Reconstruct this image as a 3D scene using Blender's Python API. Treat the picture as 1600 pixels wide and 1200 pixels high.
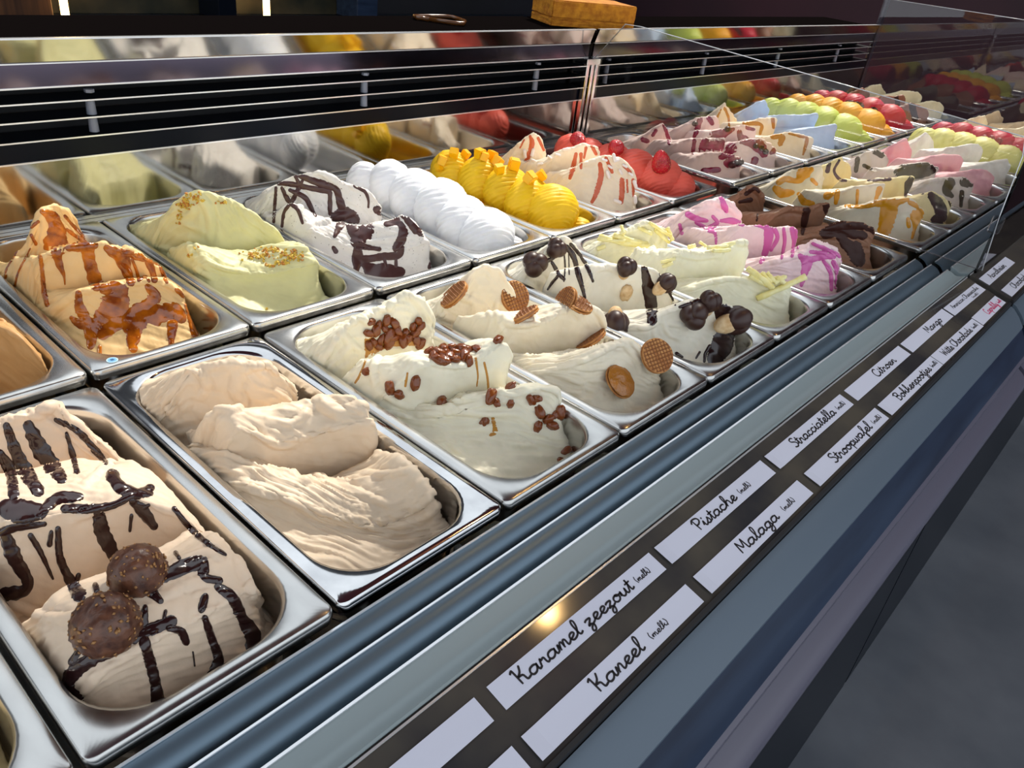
import bpy, bmesh, math, random
import numpy as np
from mathutils import Vector, Matrix
from mathutils.bvhtree import BVHTree

for o in list(bpy.data.objects): bpy.data.objects.remove(o, do_unlink=True)
SC = bpy.context.scene
COL = SC.collection
random.seed(7)
RNG = np.random.RandomState(11)

# ------------------------------------------------------------------ camera
CAM = np.array([-0.23715, -0.30816, 0.42004]); AZ, EL, ROLL, FPX = 0.903381, -0.536981, 0.137732, 1232.9
_d = np.array([math.sin(AZ)*math.cos(EL), math.cos(AZ)*math.cos(EL), math.sin(EL)])
_r = np.cross(_d, [0, 0, 1]); _r /= np.linalg.norm(_r); _u = np.cross(_r, _d)
RIGHT = math.cos(ROLL)*_r + math.sin(ROLL)*_u; UP = -math.sin(ROLL)*_r + math.cos(ROLL)*_u; FWD = _d
cd = bpy.data.cameras.new('camera'); cam = bpy.data.objects.new('camera', cd); COL.objects.link(cam)
m = Matrix.Identity(4)
for i in range(3):
    m[i][0] = RIGHT[i]; m[i][1] = UP[i]; m[i][2] = -FWD[i]; m[i][3] = CAM[i]
cam.matrix_world = m
cd.sensor_fit = 'HORIZONTAL'; cd.sensor_width = 36.0; cd.lens = 36.0*FPX/1600.0; cd.clip_start = 0.01; cd.clip_end = 60
SC.camera = cam

# ------------------------------------------------------------------ world, sun, exposure
W = bpy.data.worlds.new('sky'); SC.world = W; W.use_nodes = True
bg = W.node_tree.nodes['Background']; bg.inputs[0].default_value = (0.86, 0.93, 1.0, 1); bg.inputs[1].default_value = 1.15
sd = bpy.data.lights.new('sun', 'SUN'); sd.energy = 4.2; sd.angle = math.radians(4); sd.color = (1.0, 0.93, 0.82)
sun = bpy.data.objects.new('sun', sd); COL.objects.link(sun)
sun.rotation_euler = Vector((-0.60, -0.24, -0.76)).to_track_quat('-Z', 'Y').to_euler()
SC.view_settings.view_transform = 'Standard'; SC.view_settings.look = 'None'
SC.view_settings.gamma = 1.0; SC.view_settings.use_curve_mapping = False
SC.view_settings.exposure = 0.22

# ------------------------------------------------------------------ materials
def lin(c):
    return tuple(((v/255.)/12.92 if v/255. <= .04045 else ((v/255.+.055)/1.055)**2.4) for v in c)
def mat(name, col, rough=.5, metal=0., **kw):
    M = bpy.data.materials.new(name); M.use_nodes = True
    nt = M.node_tree; b = nt.nodes['Principled BSDF']
    b.inputs['Base Color'].default_value = (*col, 1); b.inputs['Roughness'].default_value = rough; b.inputs['Metallic'].default_value = metal
    for k, v in kw.items():
        k2 = k.replace('_', ' ')
        if k2 in b.inputs: b.inputs[k2].default_value = v
    return M
def add_bump(M, scale, strength, dist=.001, detail=3, stretch=None, voronoi=False):
    nt = M.node_tree; b = nt.nodes['Principled BSDF']
    tc = nt.nodes.new('ShaderNodeTexCoord'); mp = nt.nodes.new('ShaderNodeMapping')
    if stretch: mp.inputs['Scale'].default_value = stretch
    n = nt.nodes.new('ShaderNodeTexVoronoi' if voronoi else 'ShaderNodeTexNoise'); n.inputs['Scale'].default_value = scale
    if not voronoi: n.inputs['Detail'].default_value = detail
    bp = nt.nodes.new('ShaderNodeBump'); bp.inputs['Strength'].default_value = strength; bp.inputs['Distance'].default_value = dist
    nt.links.new(tc.outputs['Object'], mp.inputs[0]); nt.links.new(mp.outputs[0], n.inputs['Vector'])
    nt.links.new(n.outputs[0], bp.inputs['Height']); nt.links.new(bp.outputs[0], b.inputs['Normal'])
    return M
def vary(M, c1, c2, scale, stretch=None, lo=.35, hi=.65, rough=None):
    nt = M.node_tree; b = nt.nodes['Principled BSDF']
    tc = nt.nodes.new('ShaderNodeTexCoord'); mp = nt.nodes.new('ShaderNodeMapping')
    if stretch: mp.inputs['Scale'].default_value = stretch
    n = nt.nodes.new('ShaderNodeTexNoise'); n.inputs['Scale'].default_value = scale; n.inputs['Detail'].default_value = 4
    cr = nt.nodes.new('ShaderNodeValToRGB'); e = cr.color_ramp.elements
    e[0].position = lo; e[1].position = hi; e[0].color = (*c1, 1); e[1].color = (*c2, 1)
    nt.links.new(tc.outputs['Object'], mp.inputs[0]); nt.links.new(mp.outputs[0], n.inputs['Vector'])
    nt.links.new(n.outputs[0], cr.inputs[0]); nt.links.new(cr.outputs[0], b.inputs['Base Color'])
    if rough:
        mr = nt.nodes.new('ShaderNodeMapRange'); mr.inputs[3].default_value = rough[0]; mr.inputs[4].default_value = rough[1]
        nt.links.new(n.outputs[0], mr.inputs[0]); nt.links.new(mr.outputs[0], b.inputs['Roughness'])
    return M

STEEL = add_bump(vary(mat('brushed_steel', (.55, .54, .52), .28, 1.), (.52, .515, .50), (.60, .595, .58), 9, (6, 2, 2), rough=(.2, .3)), 60, .03, .0005, 4, (20, 1, 1))
POLISH = vary(mat('polished_steel', (.62, .62, .62), .08, 1.), (.55, .55, .56), (.7, .7, .7), 30, rough=(.06, .14))
MIRROR = mat('mirror_steel', (.46, .45, .43), .09, 1.)
CHROME = mat('chrome', (.75, .75, .75), .1, 1.)
RAIL = add_bump(mat('blue_grey_rail', lin((112, 132, 148)), .38, .7), 40, .05, .0004, 3, (1, 30, 30))
LEDGE = mat('pale_ledge', lin((150, 164, 168)), .42, .1)
SEAL = mat('black_seal', (.006, .006, .008), .5)
EDGE = mat('bright_edge', (.85, .87, .9), .25, .6)
LABELBED = vary(mat('smoky_label_bed', (.06, .055, .05), .12), (.04, .04, .043), (.10, .088, .07), 9, rough=(.05, .12))
FASCIA = mat('slate_fascia', lin((84, 98, 112)), .42, .1)
NAVY = vary(mat('navy_glass', (.012, .022, .05), .4, Specular_IOR_Level=.2), (.01, .018, .04), (.02, .035, .07), 5, (1, 8, 8))
BUMPER = mat('grey_bumper', lin((84, 82, 98)), .4)
BLACK = mat('black_panel', (.003, .005, .010), .3, Specular_IOR_Level=.12)
NEARBLACK = mat('interior_black', (.004, .004, .006), .6)
PAPER = mat('paper', lin((214, 216, 232)), .7)
INK = mat('ink', (.012, .01, .014), .6)
PINKINK = mat('pink_ink', lin((205, 60, 110)), .6)
FLOORM = add_bump(vary(mat('pavement', lin((92, 95, 104)), .7), lin((82, 86, 94)), lin((102, 105, 112)), 4), 60, .2, .002)
GLASS = bpy.data.materials.new('clear_glass'); GLASS.use_nodes = True
_nt = GLASS.node_tree; _nt.nodes.remove(_nt.nodes['Principled BSDF'])
_tr = _nt.nodes.new('ShaderNodeBsdfTransparent'); _tr.inputs[0].default_value = (.93, .93, .94, 1)
_gl = _nt.nodes.new('ShaderNodeBsdfGlossy'); _gl.inputs['Roughness'].default_value = .01
_fr = _nt.nodes.new('ShaderNodeFresnel'); _fr.inputs[0].default_value = 1.5
_mx = _nt.nodes.new('ShaderNodeMixShader')
_nt.links.new(_fr.outputs[0], _mx.inputs[0]); _nt.links.new(_tr.outputs[0], _mx.inputs[1]); _nt.links.new(_gl.outputs[0], _mx.inputs[2])
_nt.links.new(_mx.outputs[0], _nt.nodes['Material Output'].inputs[0])
GLASSEDGE = mat('glass_edge', (.8, .82, .85), .15, .3)
MAROON = vary(mat('maroon_wall', (.03, .006, .012), .6), (.022, .004, .01), (.045, .008, .016), 1.2)
DARKWALL = vary(mat('dark_interior', (.004, .004, .007), .6), (.002, .002, .004), (.008, .008, .014), 1.5)
WOOD = vary(mat('dark_wood', (.06, .02, .006), .5), (.035, .011, .003), (.10, .036, .01), 6, (8, 8, .6))
TAN = vary(mat('tan_box', (.25, .1, .03), .6), (.2, .08, .025), (.3, .12, .04), 8)
SPONGE = add_bump(vary(mat('sponge', lin((190, 120, 20)), .9), lin((168, 98, 12)), lin((208, 138, 28)), 60), 220, .8, .002)
def emis(name, col, s):
    M = bpy.data.materials.new(name); M.use_nodes = True; b = M.node_tree.nodes['Principled BSDF']
    b.inputs['Base Color'].default_value = (0, 0, 0, 1); b.inputs['Emission Color'].default_value = (*col, 1); b.inputs['Emission Strength'].default_value = s
    return M
LED = emis('warm_led', (1., .62, .22), 9.)

_ice = {}
def ice_mat(name, rgb, rough=.5, speck=None, bump=.35):
    c = lin(rgb)
    M = mat(name, c, rough, 0., Subsurface_Weight=.14, Subsurface_Scale=.004)
    M.node_tree.nodes['Principled BSDF'].inputs['Subsurface Radius'].default_value = (1., .75, .5)
    M.node_tree.nodes['Principled BSDF'].inputs['Specular IOR Level'].default_value = .35
    c1 = tuple(v*.93 for v in c); c2 = tuple(min(1, v*1.04) for v in c)
    vary(M, c1, c2, 28)
    if speck:
        nt = M.node_tree; b = nt.nodes['Principled BSDF']; src = b.inputs['Base Color'].links[0].from_socket
        tc = nt.nodes.new('ShaderNodeTexCoord'); n = nt.nodes.new('ShaderNodeTexNoise'); n.inputs['Scale'].default_value = 380; n.inputs['Detail'].default_value = 1
        cr = nt.nodes.new('ShaderNodeValToRGB'); cr.color_ramp.elements[0].position = .71; cr.color_ramp.elements[1].position = .78
        mx = nt.nodes.new('ShaderNodeMix'); mx.data_type = 'RGBA'
        nt.links.new(tc.outputs['Object'], n.inputs['Vector']); nt.links.new(n.outputs[0], cr.inputs[0]); nt.links.new(cr.outputs[0], mx.inputs[0])
        nt.links.new(src, mx.inputs[6]); mx.inputs[7].default_value = (*lin(speck), 1); nt.links.new(mx.outputs[2], b.inputs['Base Color'])
    add_bump(M, 120, bump, .0012, 5)
    return M
def sauce_mat(name, rgb, rough=.16, c2=None, coat=.15):
    M = mat(name, lin(rgb), rough, 0., Coat_Weight=coat, Coat_Roughness=.12)
    if c2: vary(M, lin(rgb), lin(c2), 55)
    return M
S_CARAMEL = sauce_mat('caramel_sauce', (120, 50, 8), .15, (200, 112, 18), .5)
S_CHOC = sauce_mat('chocolate_sauce', (44, 22, 22), .2, None, .3)
S_CHOC2 = sauce_mat('matt_chocolate', (46, 26, 24), .45, None, 0.); S_CHOC2.node_tree.nodes['Principled BSDF'].inputs['Specular IOR Level'].default_value = .08
S_STRAC = sauce_mat('stracciatella_chocolate', (74, 42, 40), .38)
S_DARK = sauce_mat('dark_chocolate', (58, 32, 27), .38, None, 0.); S_DARK.node_tree.nodes['Principled BSDF'].inputs['Specular IOR Level'].default_value = .22
S_PINK = sauce_mat('pink_sauce', (205, 95, 165), .28)
S_MANGO = sauce_mat('mango_sauce', (232, 160, 10), .2)
S_RED = sauce_mat('orange_red_sauce', (205, 95, 55), .3)
S_BERRY = sauce_mat('berry_sauce', (110, 14, 45), .15, (150, 40, 75))
S_TOFFEE = sauce_mat('toffee_sauce', (178, 110, 40), .25)

# ------------------------------------------------------------------ helpers
def new_obj(name, me, parent=None, material=None, loc=None):
    o = bpy.data.objects.new(name, me); COL.objects.link(o)
    if material is not None and me is not None and not me.materials: me.materials.append(material)
    if parent is not None: o.parent = parent
    if loc is not None: o.location = loc
    return o
def mesh(name, vs, fs, material=None, smooth=False):
    me = bpy.data.meshes.new(name); me.from_pydata([tuple(map(float, v)) for v in vs], [], [tuple(map(int, f)) for f in fs]); me.update()
    if smooth: me.polygons.foreach_set('use_smooth', [True]*len(me.polygons))
    if material: me.materials.append(material)
    return me
def tag(o, label=None, cat=None, group=None, kind=None):
    if label: o['label'] = label
    if cat: o['category'] = cat
    if group: o['group'] = group
    if kind: o['kind'] = kind
    return o
def empty(name, loc=(0, 0, 0)):
    o = bpy.data.objects.new(name, None); COL.objects.link(o); o.location = loc; o.empty_display_size = .02; return o
def box_me(name, x0, x1, y0, y1, z0, z1, material, bevel=0., seg=2):
    bm = bmesh.new(); bmesh.ops.create_cube(bm, size=1)
    for v in bm.verts: v.co = Vector(((x0+x1)/2+v.co.x*(x1-x0), (y0+y1)/2+v.co.y*(y1-y0), (z0+z1)/2+v.co.z*(z1-z0)))
    if bevel: bmesh.ops.bevel(bm, geom=bm.edges[:], offset=bevel, segments=seg, affect='EDGES', profile=.5)
    me = bpy.data.meshes.new(name); bm.to_mesh(me); bm.free(); me.materials.append(material); return me
def extrude_x(name, prof, x0, x1, material, smooth=True, closed=True):
    """profile = list of (y,z); solid extruded along x"""
    n = len(prof); vs = [(x0, y, z) for y, z in prof]+[(x1, y, z) for y, z in prof]
    fs = [(i, (i+1) % n, n+(i+1) % n, n+i) for i in range(n)]
    fs += [tuple(range(n))[::-1], tuple(range(n, 2*n))]
    me = mesh(name, vs, fs, material)
    bm = bmesh.new(); bm.from_mesh(me); bmesh.ops.recalc_face_normals(bm, faces=bm.faces[:]); bm.to_mesh(me); bm.free()
    if smooth:
        for p in me.polygons: p.use_smooth = len(p.vertices) == 4
        try: me.set_sharp_from_angle(angle=math.radians(35))
        except Exception: pass
    return me
def pray(px, py):
    v = FWD*FPX+RIGHT*(px-800)-UP*(py-600); return v/np.linalg.norm(v)

# numpy gradient noise
_perm = RNG.permutation(256); _perm = np.concatenate([_perm, _perm, _perm])
_grad = RNG.normal(size=(256, 3)); _grad /= np.linalg.norm(_grad, axis=1)[:, None]
def noise(P):
    P = np.asarray(P, float); I = np.floor(P).astype(int); F = P-I; I &= 255; U = F*F*F*(F*(F*6-15)+10); out = 0
    for dx in (0, 1):
        for dy in (0, 1):
            for dz in (0, 1):
                g = _grad[_perm[_perm[_perm[(I[..., 0]+dx) & 255]+((I[..., 1]+dy) & 255)]+((I[..., 2]+dz) & 255)] & 255]
                dp = (g*(F-np.array([dx, dy, dz]))).sum(-1)
                w = (U[..., 0] if dx else 1-U[..., 0])*(U[..., 1] if dy else 1-U[..., 1])*(U[..., 2] if dz else 1-U[..., 2])
                out = out+dp*w
    return out*1.5
def fbm(P, o=3):
    s = 0; a = 1.
    for _ in range(o): s = s+a*noise(P); P = np.asarray(P)*2.03+7.1; a *= .5
    return s

# ------------------------------------------------------------------ setting
floor = new_obj('floor', box_me('floor', -4, 9, -5, 6, -1.0, -.95, FLOORM)); tag(floor, kind='structure')
wb = new_obj('wall_back', box_me('wall_back', -4, 8.2, 3.1, 3.25, -.95, 2.3, DARKWALL)); tag(wb, kind='structure')
wr = new_obj('wall_right', box_me('wall_right', 4.6, 4.75, -4.0, 3.1, -.95, 2.0, MAROON)); tag(wr, kind='structure')
AWN = vary(mat('maroon_canvas', (.10, .018, .035), .8), (.08, .014, .03), (.12, .022, .04), 2)
aw = empty('awning', (1.5, .595, 1.6)); tag(aw, 'maroon awning over the customers in front of the display case', 'awning')
_a = new_obj('canvas', extrude_x('canvas', [(.595, 1.60), (-.95, 1.45), (-.95, 1.46), (.595, 1.615)], -3.5, 4.5, AWN, False)); _a.parent = aw; _a.matrix_parent_inverse = Matrix.Translation(-aw.location)
_a = new_obj('front_rail', box_me('front_rail', -3.5, 4.5, .575, .60, 1.575, 1.60, BUMPER)); _a.parent = aw; _a.matrix_parent_inverse = Matrix.Translation(-aw.location)
hl = empty('hanging_lamp', (1.145, -.13, 1.40)); tag(hl, 'small warm lamp hanging under the awning', 'lamp')
bm = bmesh.new(); bmesh.ops.create_icosphere(bm, subdivisions=3, radius=.026); _m = bpy.data.meshes.new('bulb'); bm.to_mesh(_m); bm.free(); _m.materials.append(emis('warm_bulb', (1., .6, .22), 150.)); new_obj('bulb', _m, hl)
bm = bmesh.new(); bmesh.ops.create_cone(bm, cap_ends=True, segments=20, radius1=.024, radius2=.012, depth=.05, matrix=Matrix.Translation((0, 0, .04))); bmesh.ops.create_cone(bm, cap_ends=True, segments=10, radius1=.003, radius2=.003, depth=.13, matrix=Matrix.Translation((0, 0, .125))); _m = bpy.data.meshes.new('lamp_holder'); bm.to_mesh(_m); bm.free(); _m.materials.append(BLACK); new_obj('lamp_holder', _m, hl)
# back cabinet with lit shelf niches far behind the case
bc = empty('back_cabinet', (1.6, 2.9, -.95)); tag(bc, 'long black back cabinet with lit niches behind the display case', 'cabinet')
def at(p, parent): p.parent = parent; p.matrix_parent_inverse = Matrix.Translation(-parent.location); return p
def part(parent, name, me): o = new_obj(name, me); return at(o, parent)
part(bc, 'cabinet_body', box_me('cabinet_body', .3, 4.5, 2.75, 3.09, -.945, -.105, BLACK, .004))
part(bc, 'wood_panel', box_me('wood_panel', .3, .985, 2.95, 3.09, -.104, 1.0, WOOD, .004))
NICHE = vary(mat('niche_back', (.02, .018, .012), .5), (.006, .009, .004), (.05, .04, .02), 7)
part(bc, 'niche_back_panel', box_me('niche_back_panel', 1.0, 1.62, 3.06, 3.09, -.104, 1.0, NICHE))
part(bc, 'niche_back_panel', box_me('niche_back_panel', 1.66, 2.3, 3.06, 3.09, -.104, 1.0, NICHE))
part(bc, 'upright', box_me('upright', 1.60, 1.68, 2.9, 3.06, -.104, 1.0, BLACK, .003))
part(bc, 'upright', box_me('upright', 2.3, 2.42, 2.9, 3.06, -.104, 1.0, NAVY, .003))
for x in (1.02, 1.845):
    ls = new_obj('light_strip', box_me('light_strip', x-.012, x+.012, 2.93, 2.95, -.1, .9, LED, .003))
    at(ls, bc)
part(bc, 'drawer_front', box_me('drawer_front', .80, .862, 2.70, 2.748, -.24, -.108, TAN, .004))

# ------------------------------------------------------------------ display cases
L0 = .366; YB = .374; ZB = .007; YW = .7535; X_END1 = 1.216; X_END2 = 2.885
def arc_blade(y0, z0, w, drop, t=.0022, n=12):
    """waterfall louvre: runs toward the customer and curls down"""
    top = []
    for i in range(n+1):
        a = math.pi/2*i/n
        top.append((y0-w*math.sin(a), z0-drop*(1-math.cos(a))))
    bot = [(y+t*.7, z-t) for y, z in top[::-1]]
    return top+bot
def build_case(x0, x1, label, seed, mod2=False):
    c = empty('display_case', ((x0+x1)/2, .3, -.95)); tag(c, label, 'display case')
    P = lambda n, me: part(c, n, me)
    P('cabinet_body', box_me('cabinet_body', x0, x1, -.11, .95, -.95, -.16, BLACK, .004))
    P('well_floor', box_me('well_floor', x0, x1, -.005, YW, -.16, -.128, STEEL))
    P('well_wall', box_me('well_wall', x0, x1, -.005, -.002, -.128, -.022, STEEL))
    P('support_bar', box_me('support_bar', x0, x1, L0+.0005, L0+.0075, -.128, -.014, STEEL))
    # front rails
    for k, y in enumerate((-.0055, -.0325)):
        r = P('rail', extrude_x('rail', arc_blade(y, -.010, .0235, .028), x0+.004, x1-.004, RAIL))
        e = new_obj('rail_edge', extrude_x('rail_edge', [(y+.0012, -.0092), (y-.0006, -.0090), (y-.0006, -.0112), (y+.0012, -.0125)], x0+.004, x1-.004, EDGE)); at(e, c); e.parent = r; e.matrix_parent_inverse = Matrix.Identity(4)
        r.matrix_parent_inverse = Matrix.Translation(-c.location)
    P('rail_bed', box_me('rail_bed', x0, x1, -.092, -.006, -.06, -.045, SEAL))
    P('front_ledge', extrude_x('front_ledge', [(-.0595, -.0100), (-.066, -.0112), (-.0725, -.0145), (-.0765, -.0148), (-.084, -.0125), (-.0868, -.0105), (-.0885, -.0108), (-.0888, -.03), (-.06, -.03)], x0+.003, x1-.003, LEDGE))
    P('ledge_edge', extrude_x('ledge_edge', [(-.0582, -.0092), (-.0602, -.0092), (-.0602, -.0118), (-.0582, -.0125)], x0+.003, x1-.003, EDGE))
    zl = lambda y: -.012+(y+.092)*.25
    P('ledge_lip', extrude_x('ledge_lip', [(-.0885, -.0118), (-.0905, -.0125), (-.0905, -.03), (-.0885, -.03)], x0, x1, SEAL))
    P('label_bed', extrude_x('label_bed', [(-.0912, zl(-.0912)), (-.1665, zl(-.1665)), (-.1665, -.05), (-.0912, -.05)], x0+.002, x1-.002, LABELBED, False))
    P('label_bed_edge', extrude_x('label_bed_edge', [(-.0905, -.0108), (-.0919, -.0112), (-.0919, -.014), (-.0905, -.014)], x0+.002, x1-.002, EDGE))
    P('label_stop', extrude_x('label_stop', [(-.1640, zl(-.164)+.0022), (-.1672, zl(-.1672)+.0018), (-.1680, -.05), (-.1640, -.05)], x0, x1, SEAL))
    P('front_fascia', extrude_x('front_fascia', [(-.1682, -.034), (-.174, -.0365), (-.186, -.047), (-.197, -.060), (-.197, -.075), (-.1682, -.075)], x0, x1, FASCIA))
    P('fascia_glass', extrude_x('fascia_glass', [(-.1955, -.061), (-.2105, -.083), (-.218, -.098), (-.218, -.135), (-.19, -.135), (-.19, -.075)], x0, x1, NAVY))
    P('fascia_bead', extrude_x('fascia_bead', [(-.2175, -.099), (-.2215, -.103), (-.2215, -.109), (-.2175, -.112)], x0, x1, BUMPER))
    P('bumper', extrude_x('bumper', [(-.2185, -.128), (-.2275, -.134), (-.2365, -.143), (-.2385, -.152), (-.2365, -.18), (-.2185, -.18)], x0, x1, BUMPER))
    P('kick_panel', box_me('kick_panel', x0, x1, -.20, -.11, -.95, -.18, BLACK))
    # rear wall: mirror, louvres, mirrored header
    P('rear_mirror', box_me('rear_mirror', x0, x1, YW, YW+.004, -.03, .0865, MIRROR))
    P('rear_ledge', box_me('rear_ledge', x0, x1, .7395, YW, -.012, .0045, STEEL, .001))
    P('mirror_edge', box_me('mirror_edge', x0, x1, YW-.0012, YW+.003, .0855, .0875, EDGE))
    P('recess_back', box_me('recess_back', x0, x1, YW+.05, YW+.055, -.16, .19, NEARBLACK))
    for z in (.1125, .1355, .1565):
        s = P('slat', box_me('slat', x0, x1, YW-.001, YW+.045, z-.0022, z, BLACK))
        e = new_obj('slat_edge', box_me('slat_edge', x0, x1, YW-.0022, YW-.001, z-.0016, z+.0002, EDGE)); e.parent = s
    P('lower_baffle', box_me('lower_baffle', x0, x1, YW+.001, YW+.006, .0875, .1095, BLACK))
    pegs = (.19, .625, 1.06) if not mod2 else (1.30, 1.73, 2.16, 2.61)
    PEG = mat('grey_peg', lin((120, 126, 140)), .4)
    for x in pegs:
        bm = bmesh.new()
        for zc in (.1245, .1462):
            bmesh.ops.create_cone(bm, cap_ends=True, segments=16, radius1=.006, radius2=.0052, depth=.0195, matrix=Matrix.Translation((x, YW+.008, zc)))
        bmesh.ops.create_cone(bm, cap_ends=True, segments=6, radius1=.006, radius2=.006, depth=.004, matrix=Matrix.Translation((x, YW+.006, .1655)))
        me = bpy.data.meshes.new('spacer_peg'); bm.to_mesh(me); bm.free(); me.materials.append(PEG); P('spacer_peg', me)
    P('header_band', box_me('header_band', x0, x1, YW, YW+.004, .1735, .2005, mat('header_mirror_dark', (.16, .13, .17), .1, 1.)))
    P('header_edge', box_me('header_edge', x0, x1, YW-.0014, YW+.003, .1725, .1745, EDGE))
    P('header_edge', box_me('header_edge', x0, x1, YW-.0014, YW+.003, .1998, .2012, EDGE))
    a = math.radians(17); H = .029
    P('header_mirror', extrude_x('header_mirror', [(YW, .2012), (YW-H*math.sin(a), .2012+H*math.cos(a)), (YW-H*math.sin(a)+.004, .2012+H*math.cos(a)+.001), (YW+.006, .2012)], x0, x1, MIRROR, False))
    P('header_edge', box_me('header_edge', x0, x1, YW-.0102, YW-.0030, .2282, .2298, EDGE))
    P('top_ledge', box_me('top_ledge', x0, x1, YW-.002, .95, .212, .222, mat('dark_top_ledge', (.004, .003, .003), .7, Specular_IOR_Level=0.), .001))
    P('rear_panel', box_me('rear_panel', x0, x1, .93, .95, -.16, .212, BLACK))
    return c
caseA = build_case(-.70, X_END1-.002, 'nearest stretch of the steel display case, up to the glass partition', 1)
caseB = build_case(X_END1+.014, X_END2, 'far stretch of the steel display case, beyond the glass partition', 2, True)
def yz_panel(name, pts, x, t, material):
    n = len(pts); vs = [(x, y, z) for y, z in pts]+[(x+t, y, z) for y, z in pts]
    fs = [tuple(range(n)), tuple(range(n, 2*n))[::-1]]+[(i, (i+1) % n, n+(i+1) % n, n+i) for i in range(n)]
    me = mesh(name, vs, fs, material)
    bm = bmesh.new(); bm.from_mesh(me); bmesh.ops.recalc_face_normals(bm, faces=bm.faces[:]); bm.to_mesh(me); bm.free(); return me
def tube(name, pts, r, material, n=8, r2=None):
    """smooth tube mesh along 3d points"""
    pts = [np.array(p, float) for p in pts]; N = len(pts); vs = []; fs = []; prev = None
    for i, p in enumerate(pts):
        t = pts[min(i+1, N-1)]-pts[max(i-1, 0)]; t /= (np.linalg.norm(t)+1e-12)
        a = np.cross(t, [0, 0, 1.]) if prev is None else prev-t*(prev@t)
        if np.linalg.norm(a) < 1e-6: a = np.cross(t, [0, 1., 0])
        a /= np.linalg.norm(a); b = np.cross(t, a); prev = a
        rr = r[i] if hasattr(r, '__len__') else r
        for k in range(n): an = 2*math.pi*k/n; vs.append(p+rr*(math.cos(an)*a+math.sin(an)*b))
    for i in range(N-1):
        for k in range(n): fs.append((i*n+k, i*n+(k+1) % n, (i+1)*n+(k+1) % n, (i+1)*n+k))
    fs.append(tuple(range(n))[::-1]); fs.append(tuple(range((N-1)*n, N*n)))
    return mesh(name, vs, fs, material, True)
# glass partition between the two stretches
gp = empty('glass_partition', (X_END1+.006, .3, 0)); tag(gp, 'clear glass partition standing between the two stretches of tubs', 'glass panel')
outl = [(.748, .012), (.746, .168), (.679, .250), (.640, .2516), (.231, .2325), (-.083, .2165), (-.091, .190), (-.0965, .093), (-.106, .004)]
at(new_obj('pane', yz_panel('pane', outl, X_END1+.003, .005, GLASS)), gp)
at(new_obj('pane_edge', tube('pane_edge', [(X_END1+.0055, y, z) for y, z in outl[1:]], .0009, GLASSEDGE, 6)), gp)
for dx in (-.011, .0055, .021):
    at(new_obj('post', box_me('post', X_END1+dx-.0045, X_END1+dx+.0045, YW-.012, YW-.002, .008, .168, CHROME, .001)), gp)
at(new_obj('post_cap', box_me('post_cap', X_END1-.018, X_END1+.028, YW-.013, YW-.001, .160, .1725, CHROME, .001)), gp)
at(new_obj('clip', box_me('clip', X_END1+.0005, X_END1+.0105, -.106, -.088, .066, .094, GLASS, .003)), gp)
fg = empty('front_glass', (2.05, -.1, 0)); tag(fg, 'low clear front glass guarding the far tubs', 'glass panel')
at(new_obj('pane', box_me('pane', X_END1+.02, X_END2-.004, -.0975, -.0935, -.008, .215, GLASS)), fg)
eg = empty('end_glass', (X_END2+.004, .3, 0)); tag(eg, 'clear end glass closing the far end of the display case', 'glass panel')
at(new_obj('pane', yz_panel('pane', [(.76, .311), (-.09, .318), (-.09, -.008), (.76, -.008)], X_END2+.002, .006, GLASS)), eg)
at(new_obj('pane_edge', tube('pane_edge', [(X_END2+.005, .76, .311), (X_END2+.005, -.10, .318)], .0012, GLASSEDGE, 6)), eg)
at(new_obj('post', box_me('post', X_END2+.010, X_END2+.036, YW-.004, YW+.006, -.03, .32, mat('grey_post', lin((92, 84, 96)), .35, .4), .001)), eg)

# sponge and loop handle on the top ledge
bm = bmesh.new(); bmesh.ops.create_cube(bm, size=1)
for v in bm.verts: v.co = Vector((v.co.x*.205, v.co.y*.10, v.co.z*.034))
bmesh.ops.bevel(bm, geom=bm.edges[:], offset=.002, segments=2, affect='EDGES')
bmesh.ops.subdivide_edges(bm, edges=bm.edges[:], cuts=3, use_grid_fill=True)
for v in bm.verts: v.co += Vector(RNG.uniform(-.0007, .0007, 3))
spm = bpy.data.meshes.new('sponge_layer'); bm.to_mesh(spm); bm.free(); spm.materials.append(SPONGE)
sp = empty('sponge', (1.285, .835, .222)); sp.rotation_euler.z = math.radians(-24)
tag(sp, 'thick orange-brown sponge block on the ledge above the tubs', 'sponge')
for k, (h, sz) in enumerate(((.008, .45), (.033, 1.0))):
    o = new_obj('sponge_layer', spm, sp); o.location = (0, 0, h); o.scale = (1, 1, sz)
lp = new_obj('loop_handle', tube('loop_handle', [(.875, .885, .2265), (.86, .9, .2265), (.865, .915, .2265), (.90, .918, .2265), (.945, .915, .2265), (.958, .905, .2265), (.945, .86, .2265), (.915, .835, .2265), (.90, .845, .2265), (.875, .885, .2265)], .004, mat('amber_plastic', (.10, .035, .008), .15), 10))
tag(lp, 'glossy brown loop handle lying on the dark ledge', 'handle')

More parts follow.
